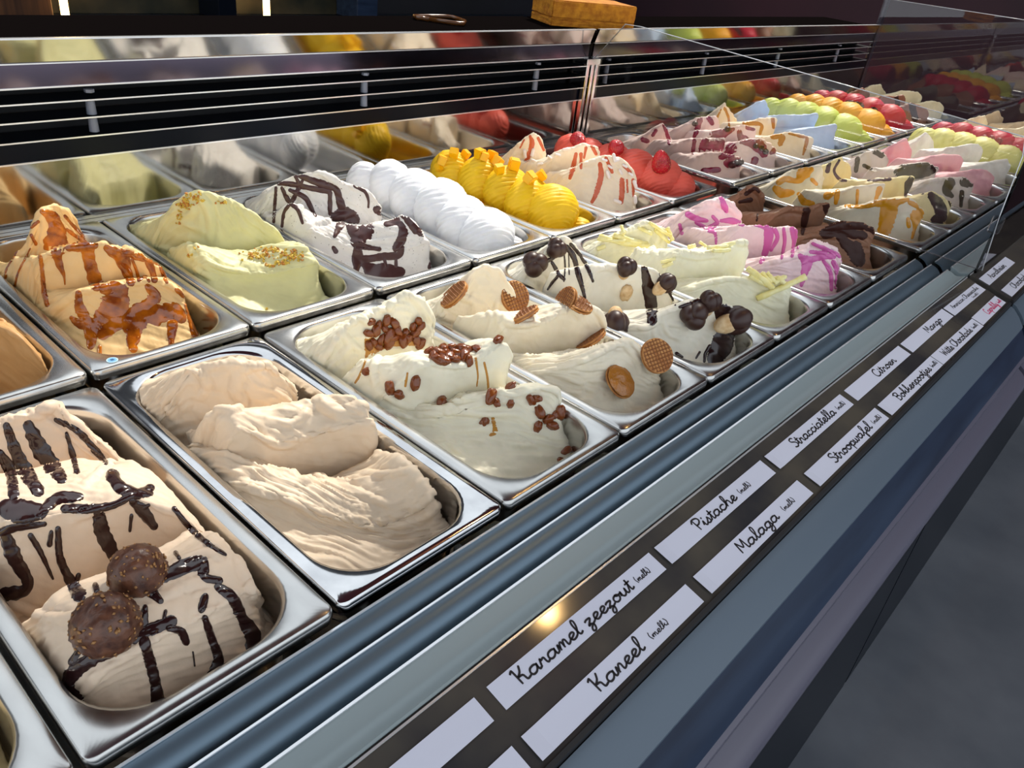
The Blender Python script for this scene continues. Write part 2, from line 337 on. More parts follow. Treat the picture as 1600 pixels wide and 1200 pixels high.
# ------------------------------------------------------------------ pans
def rrect(hx, y0, y1, r, n=10):
    pts = []
    for cx, cy, a0 in ((hx-r, y1-r, 0), (-hx+r, y1-r, 90), (-hx+r, y0+r, 180), (hx-r, y0+r, 270)):
        for i in range(n+1):
            a = math.radians(a0+90*i/n); pts.append((cx+r*math.cos(a), cy+r*math.sin(a)))
    return pts
def make_pan(name, hx=.0828, lip=.011, material=STEEL):
    rings = []
    def ring(h, y0, y1, r, z): rings.append([(x, y, z) for x, y in rrect(h, y0, y1, r)])
    Y0, Y1 = .001, .3645; rc = .008
    ring(hx, Y0, Y1, rc, -lip); ring(hx+.0006, Y0-.0006, Y1+.0006, rc, -lip*.6); ring(hx, Y0, Y1, rc, -.0016); ring(hx-.0014, Y0+.0014, Y1-.0014, rc, 0)
    ring(hx-.007, Y0+.007, Y1-.007, .030, -.0003)
    ring(hx-.0105, Y0+.0095, Y1-.0095, .046, -.0003); ring(hx-.0125, Y0+.0115, Y1-.0115, .047, -.0018); ring(hx-.0138, Y0+.0128, Y1-.0128, .047, -.006)
    ring(hx-.0155, Y0+.0145, Y1-.0145, .047, -.06); ring(hx-.018, Y0+.017, Y1-.017, .046, -.112); ring(hx-.024, Y0+.023, Y1-.023, .04, -.119)
    n = len(rings[0]); vs = [p for r in rings for p in r]; fs = []
    for i in range(len(rings)-1):
        for k in range(n): fs.append((i*n+k, i*n+(k+1) % n, (i+1)*n+(k+1) % n, (i+1)*n+k))
    fs.append(tuple(range((len(rings)-1)*n, len(rings)*n)))
    me = mesh(name, vs, fs, material)
    bm = bmesh.new(); bm.from_mesh(me); bmesh.ops.recalc_face_normals(bm, faces=bm.faces[:]); bm.to_mesh(me); bm.free()
    me.polygons.foreach_set('use_smooth', [True]*len(me.polygons))
    return me
PAN = make_pan('ice_cream_pan'); PAN_P = make_pan('polished_pan', material=POLISH)
def X0(col): return (col-.5)*.17 if col <= 7 else 1.245+(col-7.5)*.1765
def origin(col, row): return np.array([X0(col), YB if row else 0., ZB if row else 0.])

# ------------------------------------------------------------------ ice cream masses
def resample(st, n):
    st = np.array(st, float); xs = np.linspace(st[0, 0], st[-1, 0], n); out = [xs]
    for k in (1, 2):
        v = np.interp(xs, st[:, 0], st[:, k]); w = max(3, n//14)
        ker = np.hanning(w+2)[1:-1]; ker /= ker.sum()
        v = np.convolve(np.pad(v, w//2+1, mode='reflect', reflect_type='odd'), ker, 'same')[w//2+1:-(w//2+1)]
        out.append(v)
    return np.stack(out, 1)
def wave(st, D, zb, lean=.005, hump=0., r=.0035, p=1.0, seed=0, NS=116, rag=1., stri=1., lump=1., nt=46, foot=None, fstri=0.):
    S = resample(st, NS); xs, yf, zc = S[:, 0], S[:, 1], S[:, 2]
    e = np.minimum(np.abs(xs-xs[0]), np.abs(xs-xs[-1]))/.012; s = np.sqrt(1-(1-np.clip(e, 0, 1))**2)
    ZL = -.072 if foot is None else -.058
    zc = -.03+(zc+.03)*(.45+.55*s); yf = yf+(1-s)*.012
    yf = np.clip(yf, .024, .34)
    rows = []; zone = []
    NF, NA = (54 if NS > 60 else 22), 6
    if NS <= 60: nt = 28
    for i in range(NS):
        pr = []; zn = []
        for k in range(NF):
            t = k/NF; z = ZL+(zc[i]-r-ZL)*t
            ln = lean*(1-t)**1.5 if foot is None else lean*(1-t)**1.2+max(0, foot*(yf[i]-.017)-lean)*(1-t)**2.4
            pr.append((yf[i]-ln+.003*math.sin(math.pi*t), z)); zn.append(0)
        for k in range(NA):
            a = math.pi-math.pi/2*k/NA; pr.append((yf[i]+r+r*math.cos(a)*1.15, zc[i]-r+r*math.sin(a))); zn.append(1)
        d = min(D, .349-yf[i])
        for k in range(nt+1):
            t = k/nt; g = 1-(1-t)**p if p >= 1 else t**(1/p)
            pr.append((yf[i]+r+t*(d-r), zc[i]+hump*math.sin(math.pi*min(t*1.1, 1))*s[i]+(min(zb, zc[i])-zc[i])*g)); zn.append(2)
        ye, ze = pr[-1]
        for k in range(1, 5): pr.append((ye, ze+(ZL-ze)*k/4)); zn.append(3)
        rows.append([(xs[i], y, z) for y, z in pr]); zone = zn
    P = np.array(rows); zone = np.array(zone); npf = P.shape[1]
    du = np.gradient(P, axis=0); dv = np.gradient(P, axis=1); N = np.cross(du, dv); N /= (np.linalg.norm(N, axis=2)[..., None]+1e-12)
    if N[NS//2, NF+NA+8, 2] < 0: N = -N
    arc = np.cumsum(np.r_[0, np.linalg.norm(np.diff(P[NS//2], axis=0), axis=1)])
    U = np.repeat(xs[:, None], npf, 1); V = np.repeat(arc[None], NS, 0); so = seed*3.7
    Q = P*1.0
    warp = np.stack([noise(Q*22+so), noise(Q*22+so+31), noise(Q*22+so+57)], -1)
    d = lump*(.0022*fbm(Q*32+so, 3))
    sw = np.stack([U*16+so+.5*warp[..., 0], V*85+U*45+so+1.1*warp[..., 1], np.full_like(U, so)+.6*warp[..., 2]], -1)
    r1 = (1-np.abs(noise(sw)))**4; r2 = (1-np.abs(noise(sw*np.array([1.7, 2.1, 1])+13)))**3
    fine = noise(sw*np.array([2.2, 4.5, 1])+21)
    msk = np.clip(.5+1.6*noise(Q*24+so+3), 0, 1)
    st_top = .0019*(r1-.3)*(.4+.8*msk)+.0007*r2+.00035*fine
    st_face = .00030*fine+.0005*(r1-.3)*msk
    d = d+stri*np.where(zone >= 2, st_top, st_face+fstri*st_top)
    tear = np.clip(noise(Q*40+so+17)*2.2-.25, 0, 1)
    d = d+np.where(zone == 1, rag*(.0020*noise(np.stack([U*120+so, V*0, V*0+so], -1))+.0010*noise(np.stack([U*330+so, V*0, V*0+so], -1))), 0)
    edge = np.clip(1-np.abs(V-arc[NF+NA])/.014, 0, 1)
    d = d+rag*np.where(zone >= 2, 1., .35)*(.0016*np.abs(noise(Q*120+so))+.0007*noise(Q*260+so))*np.maximum(tear, edge*.6*(zone >= 1))
    # rough torn flank on the ends
    flank = np.clip(1-np.minimum(np.abs(U-xs[0]), np.abs(U-xs[-1]))/.02, 0, 1)
    d = d+rag*flank*(.0014*np.abs(noise(Q*95+so+5))+.0006*noise(Q*230+so))
    d = d*np.clip((P[..., 2]+.066)/.02, 0, 1)
    P = P+N*d[..., None]
    # sharpen the torn lip: lift the crest a little
    lift = np.where((zone == 1), .0012*rag*np.maximum(0, noise(np.stack([U*60+so+5, V*0, V*0], -1))), 0); P[..., 2] += lift
    vs = P.reshape(-1, 3); fs = []
    idx = np.arange(NS*npf).reshape(NS, npf)
    for i in range(NS-1):
        a = idx[i]; b = idx[i+1]
        for k in range(npf): fs.append((a[k], a[(k+1) % npf], b[(k+1) % npf], b[k]))
    fs.append(tuple(idx[0])[::-1]); fs.append(tuple(idx[-1]))
    return vs, fs
def lobe(c, rad, yaw=0., pitch=0., ridges=15, amp=.0011, seed=0, NU=64, NV=56):
    """egg-shaped scoop with shallow parallel grooves swept round an axis that leans to the right"""
    th = np.linspace(0, 2*math.pi, NU, endpoint=False); ph = np.linspace(0.02, math.pi-.02, NV); fs = []
    T, Ph = np.meshgrid(th, ph); D = np.stack([np.sin(Ph)*np.cos(T), np.sin(Ph)*np.sin(T), np.cos(Ph)], -1)
    ax = np.array([.62, .30, .72]); ax /= np.linalg.norm(ax); e1 = np.cross(ax, [0, 1., 0]); e1 /= np.linalg.norm(e1); e2 = np.cross(ax, e1)
    Dw = D[..., :1]*e1+D[..., 1:2]*e2+D[..., 2:]*ax
    rid = (1-np.abs(np.sin(Ph*ridges+1.2*noise(Dw*1.5+seed))))*(.4+.6*np.clip(noise(Dw*3+seed+9)*2+.7, 0, 1))
    R = 1-(amp/min(rad))*rid*2*np.sin(Ph)**.6*(.55+.9*np.clip(noise(Dw*1.1+seed+4)+.4, 0, 1))+.035*fbm(Dw*1.5+seed*2.1, 2)+.008*noise(Dw*14+seed)+.005*noise(Dw*34+seed)
    P = Dw*R[..., None]*np.array(rad)
    cz, sz = math.cos(yaw), math.sin(yaw); cp, sp_ = math.cos(pitch), math.sin(pitch)
    RP = np.array([[1, 0, 0], [0, cp, -sp_], [0, sp_, cp]]); RY = np.array([[cz, -sz, 0], [sz, cz, 0], [0, 0, 1]])
    P = P@(RY@RP).T+np.array(c)
    for i in range(NV-1):
        for k in range(NU): fs.append((i*NU+k, i*NU+(k+1) % NU, (i+1)*NU+(k+1) % NU, (i+1)*NU+k))
    fs.append(tuple(range(NU))); fs.append(tuple(range((NV-1)*NU, NV*NU))[::-1])
    return P.reshape(-1, 3), fs
def base_fill(z, seed, tilt=0.):
    n = 40; r = .046; hx = .0672; y0, y1 = .0155, .350; vs = []; fs = []
    per = rrect(hx, y0, y1, r, 9); m_ = len(per); cx, cy = 0, (y0+y1)/2; K = 14
    for j in range(K+1):
        f = 1-j/K
        for x, y in per: vs.append((cx+(x-cx)*f, cy+(y-cy)*f, z))
    vs = np.array(vs); Q = vs.copy()
    vs[:, 2] += .004*fbm(Q*30+seed, 3)+.0012*noise(np.stack([Q[:, 0]*20, Q[:, 1]*160, Q[:, 0]*0+seed], -1))+tilt*(.18-Q[:, 1])
    for j in range(K):
        for k in range(m_): fs.append((j*m_+k, j*m_+(k+1) % m_, (j+1)*m_+(k+1) % m_, (j+1)*m_+k))
    b0 = len(vs); low = np.array([(x*.98, y, -.10) for x, y in per]); vs = np.vstack([vs, low])
    for k in range(m_): fs.append((k, b0+k, b0+(k+1) % m_, (k+1) % m_))
    return vs, fs
def clamp_pan(P):
    """keep everything below the rim inside the pan's rounded opening"""
    hx, y0, y1, r = .0688, .0142, .3516, .046
    X = P[:, 0].copy(); Y = P[:, 1].copy(); cy = (y0+y1)/2; hy = (y1-y0)/2
    qx = np.abs(X)-(hx-r); qy = np.abs(Y-cy)-(hy-r); m_ = P[:, 2] < .004
    corner = (qx > 0) & (qy > 0); L = np.hypot(np.maximum(qx, 0), np.maximum(qy, 0)); f = np.where(L > r, r/np.maximum(L, 1e-9), 1.)
    nx = np.where(corner, (hx-r)+qx*f, np.minimum(np.abs(X), hx)); ny = np.where(corner, (hy-r)+qy*f, np.minimum(np.abs(Y-cy), hy))
    w = np.clip((.012-P[:, 2])/.012, 0, 1)
    P[:, 0] = X+(np.sign(X)*nx-X)*w; P[:, 1] = Y+(cy+np.sign(Y-cy)*ny-Y)*w
    return P
TUB = {}
def outward(vs, fs):
    """orient a closed piece so its faces look outward"""
    q = np.array([f for f in fs if len(f) == 4]); P = vs-vs.mean(0); a, b, c, d = (P[q[:, k]] for k in range(4))
    vol = (np.cross(a, b)*c).sum()+(np.cross(a, c)*d).sum()
    return fs if vol > 0 else [f[::-1] for f in fs]
def tub(key, col, row, pieces, material, name, label, panlabel, base=-.05, pan=PAN, group=None):
    o3 = origin(col, row)
    p = new_obj('ice_cream_pan', pan, None, None, Vector(o3)); tag(p, panlabel, 'pan', 'ice cream pans')
    allv = []; allf = []; off = 0
    for vs, fs in [base_fill(base, len(TUB)*1.7+.3)]+pieces:
        vs = clamp_pan(np.array(vs, float)); fs = outward(vs, fs) if off else fs; allv.append(vs); allf += [tuple(i+off for i in f) for f in fs]; off += len(vs)
    V = np.vstack(allv)
    me = mesh(name, V, allf, material, True)
    o = new_obj(name, me, None, None, Vector(o3)); tag(o, label, 'ice cream', 'ice creams in the pans')
    TUB[key] = dict(o=o, o3=o3, bvh=BVHTree.FromPolygons([tuple(v) for v in (V+o3)], allf), pan=p, V=V, F=allf, mat=material)
    return o

def A_(st, **k): kw = dict(fstri=.8, D=.085, zb=-.012, lean=.022, p=1.0, rag=1.6); kw.update(k); return wave(st, **kw)
def B_(st, **k): kw = dict(D=.075, zb=-.012, lean=.004, p=1.2, rag=1.1); kw.update(k); return wave(st, **kw)
def C_(st, **k): kw = dict(foot=.9, fstri=.75, D=.06, zb=-.01, lean=.008, p=1.1, rag=1.); kw.update(k); return wave(st, **kw)

# --- nearest stretch, front row -------------------------------------------------
tub('truffle', 0, 0, [
    A_([(-.066,.29,.02),(-.045,.288,.04),(-.01,.283,.044),(.02,.28,.047),(.042,.262,.012),(.058,.25,-.015)], seed=1, lean=.05),
    B_([(-.066,.19,.02),(-.052,.178,.034),(-.03,.166,.037),(-.01,.158,.036),(.02,.150,.036),(.042,.13,.022),(.062,.11,-.01)], seed=2, hump=.010, lean=.012, D=.1, zb=.01),
    C_([(-.066,.055,-.01),(-.05,.048,.008),(-.02,.043,.016),(.01,.040,.017),(.03,.042,.016),(.048,.05,.008),(.064,.065,-.02)], seed=3, hump=.016, lean=.012, D=.075, zb=.012)],
    ice_mat('hazelnut_truffle_ice', (232, 209, 184)), 'hazelnut_ice_cream', 'beige ice cream with chocolate drips and two nutty chocolate balls', 'steel pan holding the beige ice cream with chocolate balls')
tub('kaneel', 1, 0, [
    A_([(-.066,.282,.004),(-.045,.267,.046),(-.015,.248,.055),(.015,.236,.046),(.035,.237,.024),(.056,.251,-.016)], seed=4, lean=.05, D=.1, zb=-.005, stri=1.5),
    B_([(-.058,.187,.026),(-.048,.183,.036),(-.03,.176,.02),(-.01,.174,.010),(.02,.165,.010),(.042,.153,.018),(.066,.134,.02)], seed=5, hump=.024, lean=.003, D=.055, zb=.0, r=.003),
    C_([(-.068,.166,-.004),(-.055,.15,-.007),(-.03,.125,-.019),(-.005,.099,-.03),(.02,.079,-.034),(.042,.064,-.022),(.062,.054,.0)], seed=6, hump=.014, lean=.018, D=.075, zb=-.004, p=1.0, stri=2., rag=1.6)],
    ice_mat('cinnamon_ice', (228, 208, 182)), 'cinnamon_ice_cream', 'plain pale beige ice cream without any topping', 'polished steel pan holding the plain beige ice cream', pan=PAN_P, base=-.062)
tub('malaga', 2, 0, [
    A_([(-.068,.272,.008),(-.05,.266,.037),(-.03,.262,.048),(-.005,.257,.053),(.02,.249,.068),(.04,.241,.058),(.058,.242,.026)], seed=7, lean=.05, D=.08, rag=2.4),
    B_([(-.066,.185,.006),(-.045,.172,.03),(-.035,.168,.040),(-.015,.157,.036),(.01,.146,.034),(.03,.141,.041),(.045,.135,.052),(.064,.128,.04)], seed=8, hump=.008, D=.055, zb=.02),
    C_([(-.068,.19,-.012),(-.045,.166,-.016),(-.02,.143,-.009),(0,.129,.003),(.02,.113,.009),(.042,.092,.021),(.062,.07,.024),(.07,.062,.006)], seed=9, lean=.026, D=.05, zb=-.012, stri=2.2)],
    ice_mat('malaga_ice', (243, 237, 214)), 'raisin_ice_cream', 'cream-white ice cream topped with brown raisins', 'steel pan holding the cream-white ice cream with raisins', base=-.056)
tub('stroop', 3, 0, [
    A_([(-.066,.289,.002),(-.05,.286,.02),(-.03,.279,.03),(-.02,.278,.052),(-.005,.273,.058),(.012,.264,.050),(.025,.25,.024),(.042,.247,-.009)], seed=10, lean=.06, D=.06, rag=.7),
    B_([(-.06,.194,.028),(-.05,.191,.034),(-.035,.188,.027),(-.01,.173,.025),(.01,.165,.036),(.03,.149,.047),(.05,.139,.034),(.066,.127,.004)], seed=11, hump=.008, lean=.012, D=.06, zb=.01),
    C_([(-.066,.135,-.006),(-.04,.108,.010),(-.015,.091,.027),(.02,.079,.033),(.04,.066,.026),(.06,.053,.004),(.068,.05,-.013)], seed=12, lean=.02, D=.055, zb=-.004, stri=2.)],
    ice_mat('stroopwafel_ice', (241, 231, 208)), 'waffle_ice_cream', 'cream ice cream with small round syrup waffles stuck in it', 'steel pan holding the cream ice cream with syrup waffles', base=-.056)
tub('bokken', 4, 0, [
    A_([(-.062,.303,.0),(-.04,.303,.028),(-.015,.295,.047),(0,.289,.052),(.015,.282,.04),(.03,.268,.012),(.042,.26,-.012)], seed=13, lean=.045, D=.06),
    B_([(-.055,.203,.03),(-.042,.205,.050),(-.015,.196,.047),(.012,.178,.047),(.035,.167,.043),(.052,.152,.026),(.066,.137,-.001)], seed=14, hump=.004, lean=.012, D=.06, zb=.02),
    C_([(-.066,.137,-.004),(-.045,.113,.006),(-.03,.109,.019),(-.01,.092,.034),(.01,.081,.039),(.045,.052,.033),(.065,.043,.002)], seed=15, lean=.016, D=.055, zb=.0)],
    ice_mat('biscuit_ice', (243, 237, 219)), 'biscuit_ice_cream', 'white ice cream with chocolate-dipped biscuits and chocolate stripes', 'steel pan holding the white ice cream with chocolate-dipped biscuits', base=-.056)
tub('witte', 5, 0, [
    A_([(-.062,.314,-.004),(-.045,.308,.014),(-.02,.295,.028),(.01,.277,.045),(.03,.262,.038),(.052,.252,.014)], seed=16, lean=.04, D=.06, rag=2.),
    B_([(-.06,.186,.03),(-.045,.183,.044),(-.01,.162,.040),(.015,.143,.044),(.035,.139,.055),(.05,.13,.055),(.062,.124,.04)], seed=17, D=.06, zb=.025, rag=1.6),
    C_([(-.064,.155,-.004),(-.03,.131,.014),(-.01,.112,.021),(.02,.084,.024),(.045,.057,.022),(.063,.045,.008)], seed=18, lean=.012, D=.06, zb=-.004)],
    ice_mat('white_chocolate_ice', (245, 241, 214)), 'white_chocolate_ice_cream', 'ivory ice cream scattered with pale yellow chocolate curls', 'steel pan holding the ivory ice cream with yellow curls', base=-.056)
tub('pink', 6, 0, [
    A_([(-.062,.286,.0),(-.04,.275,.038),(-.02,.261,.056),(.005,.247,.066),(.03,.232,.055),(.052,.216,.03)], seed=19, lean=.05, D=.08),
    B_([(-.055,.197,.022),(-.035,.183,.046),(0,.158,.046),(.025,.141,.045),(.05,.128,.043),(.064,.121,.014)], seed=20, D=.07, zb=.02),
    C_([(-.064,.134,.0),(-.03,.1,.022),(-.01,.084,.033),(.01,.081,.049),(.035,.062,.038),(.058,.043,.018)], seed=21, lean=.01, D=.06, zb=-.002, stri=1.8)],
    ice_mat('pink_ice', (240, 212, 214)), 'pale_pink_ice_cream', 'pale pink ice cream with bright pink sauce', 'steel pan holding the pale pink ice cream', base=-.056)
tub('choc', 7, 0, [
    A_([(-.05,.286,.02),(-.03,.274,.046),(-.01,.267,.056),(.01,.254,.042),(.03,.245,.0)], seed=22, lean=.02, D=.06, rag=2.),
    B_([(-.056,.203,.026),(-.02,.19,.042),(.01,.166,.042),(.035,.154,.052),(.062,.145,.05)], seed=23, D=.06, zb=.015),
    C_([(-.064,.143,.008),(-.02,.127,.022),(.005,.106,.038),(.03,.078,.043),(.058,.052,.03)], seed=24, D=.06, zb=.005, lean=.006)],
    ice_mat('chocolate_ice', (138, 98, 74)), 'chocolate_ice_cream', 'brown chocolate ice cream with glossy dark chocolate poured over it, in the front row', 'steel pan holding the front-row brown chocolate ice cream', base=-.06)
tub('corner', -1, 0, [
    C_([(-.06,.12,.01),(0,.10,.012),(.04,.09,-.005),(.064,.085,-.03)], seed=25, D=.1, zb=-.02)],
    ice_mat('corner_ice', (214, 190, 140)), 'golden_ice_cream', 'sliver of golden ice cream in the bottom left corner of the picture', 'steel pan cut off by the bottom left corner of the picture', base=-.06)
# --- nearest stretch, back row --------------------------------------------------
tub('coffee', 0, 1, [
    B_([(-.06,.13,.02),(0,.115,.034),(.03,.098,.032),(.048,.06,.026),(.062,.03,.004)], seed=26, D=.08, zb=.01, lean=.01, stri=2.)],
    ice_mat('coffee_ice', (198, 152, 98)), 'coffee_ice_cream', 'light brown ice cream at the left edge of the picture', 'steel pan holding the light brown ice cream at the left edge', base=-.055)
tub('caramel', 1, 1, [
    A_([(-.068,.25,.0),(-.05,.216,.044),(-.036,.2,.086),(-.02,.204,.088),(-.004,.212,.076),(.025,.253,.016)], seed=27, lean=.02, D=.05, rag=.8, zb=0.),
    B_([(-.066,.16,.046),(-.055,.154,.056),(-.035,.139,.064),(-.005,.126,.068),(.035,.131,.043),(.064,.138,.012)], seed=28, D=.06, zb=.03, rag=1.4),
    C_([(-.068,.142,-.005),(-.058,.118,.018),(-.045,.11,.028),(-.01,.105,.031),(.03,.096,.029),(.055,.092,.011),(.066,.099,-.03)], seed=29, lean=.03, D=.05, zb=.012, hump=.002)],
    ice_mat('caramel_ice', (236, 200, 142)), 'caramel_ice_cream', 'tan caramel ice cream with amber caramel sauce running down', 'steel pan with a small round sticker holding the caramel ice cream')
tub('pist', 2, 1, [
    A_([(-.066,.256,.004),(-.056,.247,.030),(-.045,.227,.06),(-.032,.2,.082),(-.015,.188,.076),(.01,.187,.063),(.035,.179,.045),(.055,.162,.024),(.068,.156,.002)], seed=30, lean=.02, D=.075, rag=1.2, zb=.0),
    B_([(-.066,.15,.008),(-.055,.143,.014),(-.04,.135,.007),(-.015,.128,-.003),(.01,.116,-.004),(.04,.093,.006),(.064,.082,.017)], seed=31, hump=.014, D=.07, zb=.008, lean=.006, foot=.85)],
    ice_mat('pistachio_ice', (224, 220, 168), bump=.25), 'pistachio_ice_cream', 'pale green ice cream sprinkled with chopped nuts', 'steel pan holding the pale green ice cream with nuts')
tub('strac', 3, 1, [
    A_([(-.066,.29,.0),(-.05,.273,.038),(-.03,.249,.06),(-.01,.226,.071),(.01,.209,.066),(.025,.198,.054),(.045,.183,.048),(.064,.166,.028)], seed=32, lean=.04, D=.09, zb=-.005),
    B_([(-.066,.182,.008),(-.055,.175,.012),(-.035,.163,.0),(-.01,.139,-.012),(.02,.102,-.008),(.045,.078,.002),(.064,.058,.02)], seed=33, hump=.022, D=.085, zb=.01, lean=.012, foot=.8)],
    ice_mat('stracciatella_ice', (238, 233, 227), speck=(90, 70, 70)), 'stracciatella_ice_cream', 'speckled white ice cream with a web of chocolate threads', 'steel pan holding the speckled white ice cream with chocolate threads')
tub('citroen', 4, 1, [
    lobe((-.047,.285,.018), (.024,.03,.034), .5, 0, 12, .001, 1), lobe((-.022,.25,.018), (.04,.036,.044), .35, -.3, 15, .001, 2), lobe((-.010,.205,.012), (.05,.04,.046), .35, -.3, 17, .001, 3),
    lobe((.0,.158,.008), (.052,.042,.046), .35, -.3, 17, .001, 4), lobe((.004,.118,.0), (.052,.038,.040), .35, -.3, 16, .001, 5), lobe((.014,.074,-.010), (.05,.044,.042), .35, -.4, 18, .0012, 6), lobe((.045,.05,-.030), (.022,.028,.022), .35, 0, 10, .0008, 7)],
    ice_mat('lemon_sorbet', (243, 245, 250)), 'lemon_sorbet', 'pure white sorbet heaped in smooth ribbed scoops', 'steel pan holding the pure white sorbet')
tub('mango', 5, 1, [
    lobe((-.038,.275,.012), (.034,.036,.040), .35, -.3, 16, .0016, 11), lobe((-.015,.225,.010), (.046,.04,.042), .35, -.3, 17, .0018, 12), lobe((-.003,.175,.006), (.05,.04,.042), .35, -.3, 18, .0018, 13),
    lobe((.002,.13,.0), (.052,.04,.042), .35, -.3, 18, .0018, 14), lobe((.012,.085,-.004), (.05,.046,.044), .35, -.4, 20, .002, 15), lobe((.042,.045,-.030), (.026,.024,.022), .35, 0, 10, .0014, 16)],
    ice_mat('mango_sorbet', (248, 200, 28)), 'mango_sorbet', 'bright yellow sorbet scoops topped with mango cubes', 'steel pan holding the bright yellow sorbet')
tub('chees', 6, 1, [
    A_([(-.064,.28,.024),(-.045,.261,.052),(-.03,.248,.070),(-.015,.242,.063),(.004,.233,.03)], seed=36, lean=.02, D=.05),
    B_([(-.056,.198,.026),(-.03,.182,.053),(.01,.162,.069),(.04,.151,.062),(.064,.154,.036)], seed=37, D=.06, zb=.02),
    C_([(-.062,.137,.01),(-.038,.124,.047),(0,.107,.063),(.03,.086,.059),(.064,.063,.028)], seed=38, D=.05, zb=.02, lean=.004)],
    ice_mat('cheesecake_ice', (246, 231, 208)), 'cheesecake_ice_cream', 'cream ice cream with orange-red streaks and white meringue sticks', 'steel pan holding the cream ice cream with meringue sticks')
tub('straw', 7, 1, [
    lobe((-.045,.272,.014), (.032,.034,.034), .5, -.4, 12, .0012, 21), lobe((-.03,.24,.010), (.042,.036,.036), .5, -.3, 13, .0012, 22), lobe((-.012,.195,.006), (.052,.044,.038), .5, -.3, 15, .0014, 23), lobe((.0,.15,.004), (.056,.048,.040), .5, -.3, 16, .0014, 26),
    lobe((.014,.10,-.002), (.052,.05,.040), .4, -.4, 18, .0014, 24), lobe((.03,.07,-.014), (.038,.044,.034), .4, -.3, 14, .0014, 27), lobe((.045,.048,-.035), (.022,.026,.02), .3, 0, 9, .001, 25)],
    ice_mat('strawberry_sorbet', (240, 104, 88), bump=.6), 'strawberry_sorbet', 'coral red sorbet with whole strawberries on top', 'steel pan holding the coral red sorbet')
# --- far stretch ------------------------------------------------------------------
def three(sa, sb, sc, seed, **k):
    return [A_(sa, seed=seed, NS=48, **{**dict(lean=.03, D=.07), **k}), B_(sb, seed=seed+1, NS=48, **{**dict(D=.05, zb=.026, p=1.), **k}), C_(sc, seed=seed+2, NS=48, **{**dict(D=.05, zb=.012, p=1.), **k})]
GA = [(-.062,.29,.01),(-.03,.27,.045),(0,.255,.058),(.03,.242,.04),(.052,.238,.01)]
GB = [(-.06,.195,.028),(-.03,.178,.047),(.01,.152,.05),(.04,.136,.052),(.064,.126,.04)]
GC = [(-.064,.145,.004),(-.03,.115,.024),(.01,.088,.036),(.04,.062,.036),(.064,.046,.014)]
def jit(st, a, sd):
    r_ = np.random.RandomState(sd); return [(x, y+r_.uniform(-.006, .006), z+r_.uniform(-a, a)) for x, y, z in st]
FAR_B = [('berry', 8, (234, 210, 200), 'berry_ice_cream', 'off-white ice cream marbled with dark berry sauce, next to the red sorbet'),
         ('berry2', 9, (236, 212, 204), 'berry_ripple_ice_cream', 'off-white berry ripple ice cream with glossy black berries, second past the partition'),
         ('cdriz', 10, (242, 225, 198), 'toffee_ice_cream', 'cream ice cream with a pointed peak and toffee drizzle'),
         ('blue', 11, (186, 206, 230), 'pale_blue_ice_cream', 'pale blue ice cream in smooth folded slabs')]
tub('berry', 8, 1, three([(-.064,.274,.0),(-.03,.248,.032),(-.005,.233,.056),(.02,.22,.022),(.04,.22,.01)], [(-.056,.177,.024),(-.02,.15,.043),(.01,.126,.046),(.055,.102,.05)], [(-.06,.12,.008),(-.03,.103,.027),(.01,.082,.026),(.06,.055,.014)], 40, rag=2.), ice_mat('berry_ice', FAR_B[0][2]), FAR_B[0][3], FAR_B[0][4], 'steel pan holding the first berry-marbled ice cream past the partition')
tub('berry2', 9, 1, three([(-.06,.258,.026),(-.03,.235,.052),(.02,.214,.057),(.05,.21,.03)], [(-.058,.186,.034),(.02,.134,.056),(.062,.12,.044)], [(-.062,.115,.03),(.01,.086,.04),(.064,.061,.012)], 44, rag=2.), ice_mat('berry_ripple_ice', FAR_B[1][2]), FAR_B[1][3], FAR_B[1][4], 'steel pan holding the berry ripple ice cream with black berries')
tub('cdriz', 10, 1, three([(-.058,.272,.02),(-.03,.265,.068),(0,.246,.036),(.03,.24,.01)], [(-.056,.197,.032),(0,.174,.048),(.062,.153,.05)], [(-.058,.124,.018),(0,.09,.037),(.062,.048,.024)], 48), ice_mat('toffee_ice', FAR_B[2][2]), FAR_B[2][3], FAR_B[2][4], 'steel pan holding the cream ice cream with toffee drizzle')
tub('blue', 11, 1, three([(-.064,.3,.012),(-.02,.272,.05),(.004,.258,.062),(.035,.246,.028)], [(-.056,.188,.046),(0,.152,.047),(.062,.122,.054)], [(-.062,.166,.006),(0,.109,.025),(.062,.064,.042)], 52, rag=.5), ice_mat('blue_ice', FAR_B[3][2]), FAR_B[3][3], FAR_B[3][4], 'steel pan holding the pale blue ice cream')
def lobes5(seed, amp=.0022):
    return [lobe((-.045,.29,.012), (.034,.04,.040), .5, -.4, 13, amp, seed, 40, 36), lobe((-.026,.25,.014), (.044,.046,.044), .5, -.4, 14, amp, seed+1, 40, 36), lobe((-.012,.205,.012), (.05,.05,.046), .5, -.4, 15, amp, seed+2, 40, 36), lobe((0,.155,.008), (.054,.052,.048), .5, -.4, 16, amp, seed+3, 40, 36), lobe((.010,.10,.0), (.056,.056,.048), .5, -.4, 17, amp, seed+4, 40, 36), lobe((.03,.065,-.02), (.036,.044,.034), .5, -.3, 12, amp, seed+5, 40, 36)]
tub('lime', 12, 1, lobes5(60), ice_mat('lime_sorbet', (210, 222, 104)), 'lime_sorbet', 'lime green sorbet in ribbed scoops', 'steel pan holding the lime green sorbet')
tub('orange', 13, 1, lobes5(65), ice_mat('orange_sorbet', (252, 178, 48)), 'orange_sorbet', 'orange sorbet in ribbed scoops beside the lime green one', 'steel pan holding the orange sorbet')
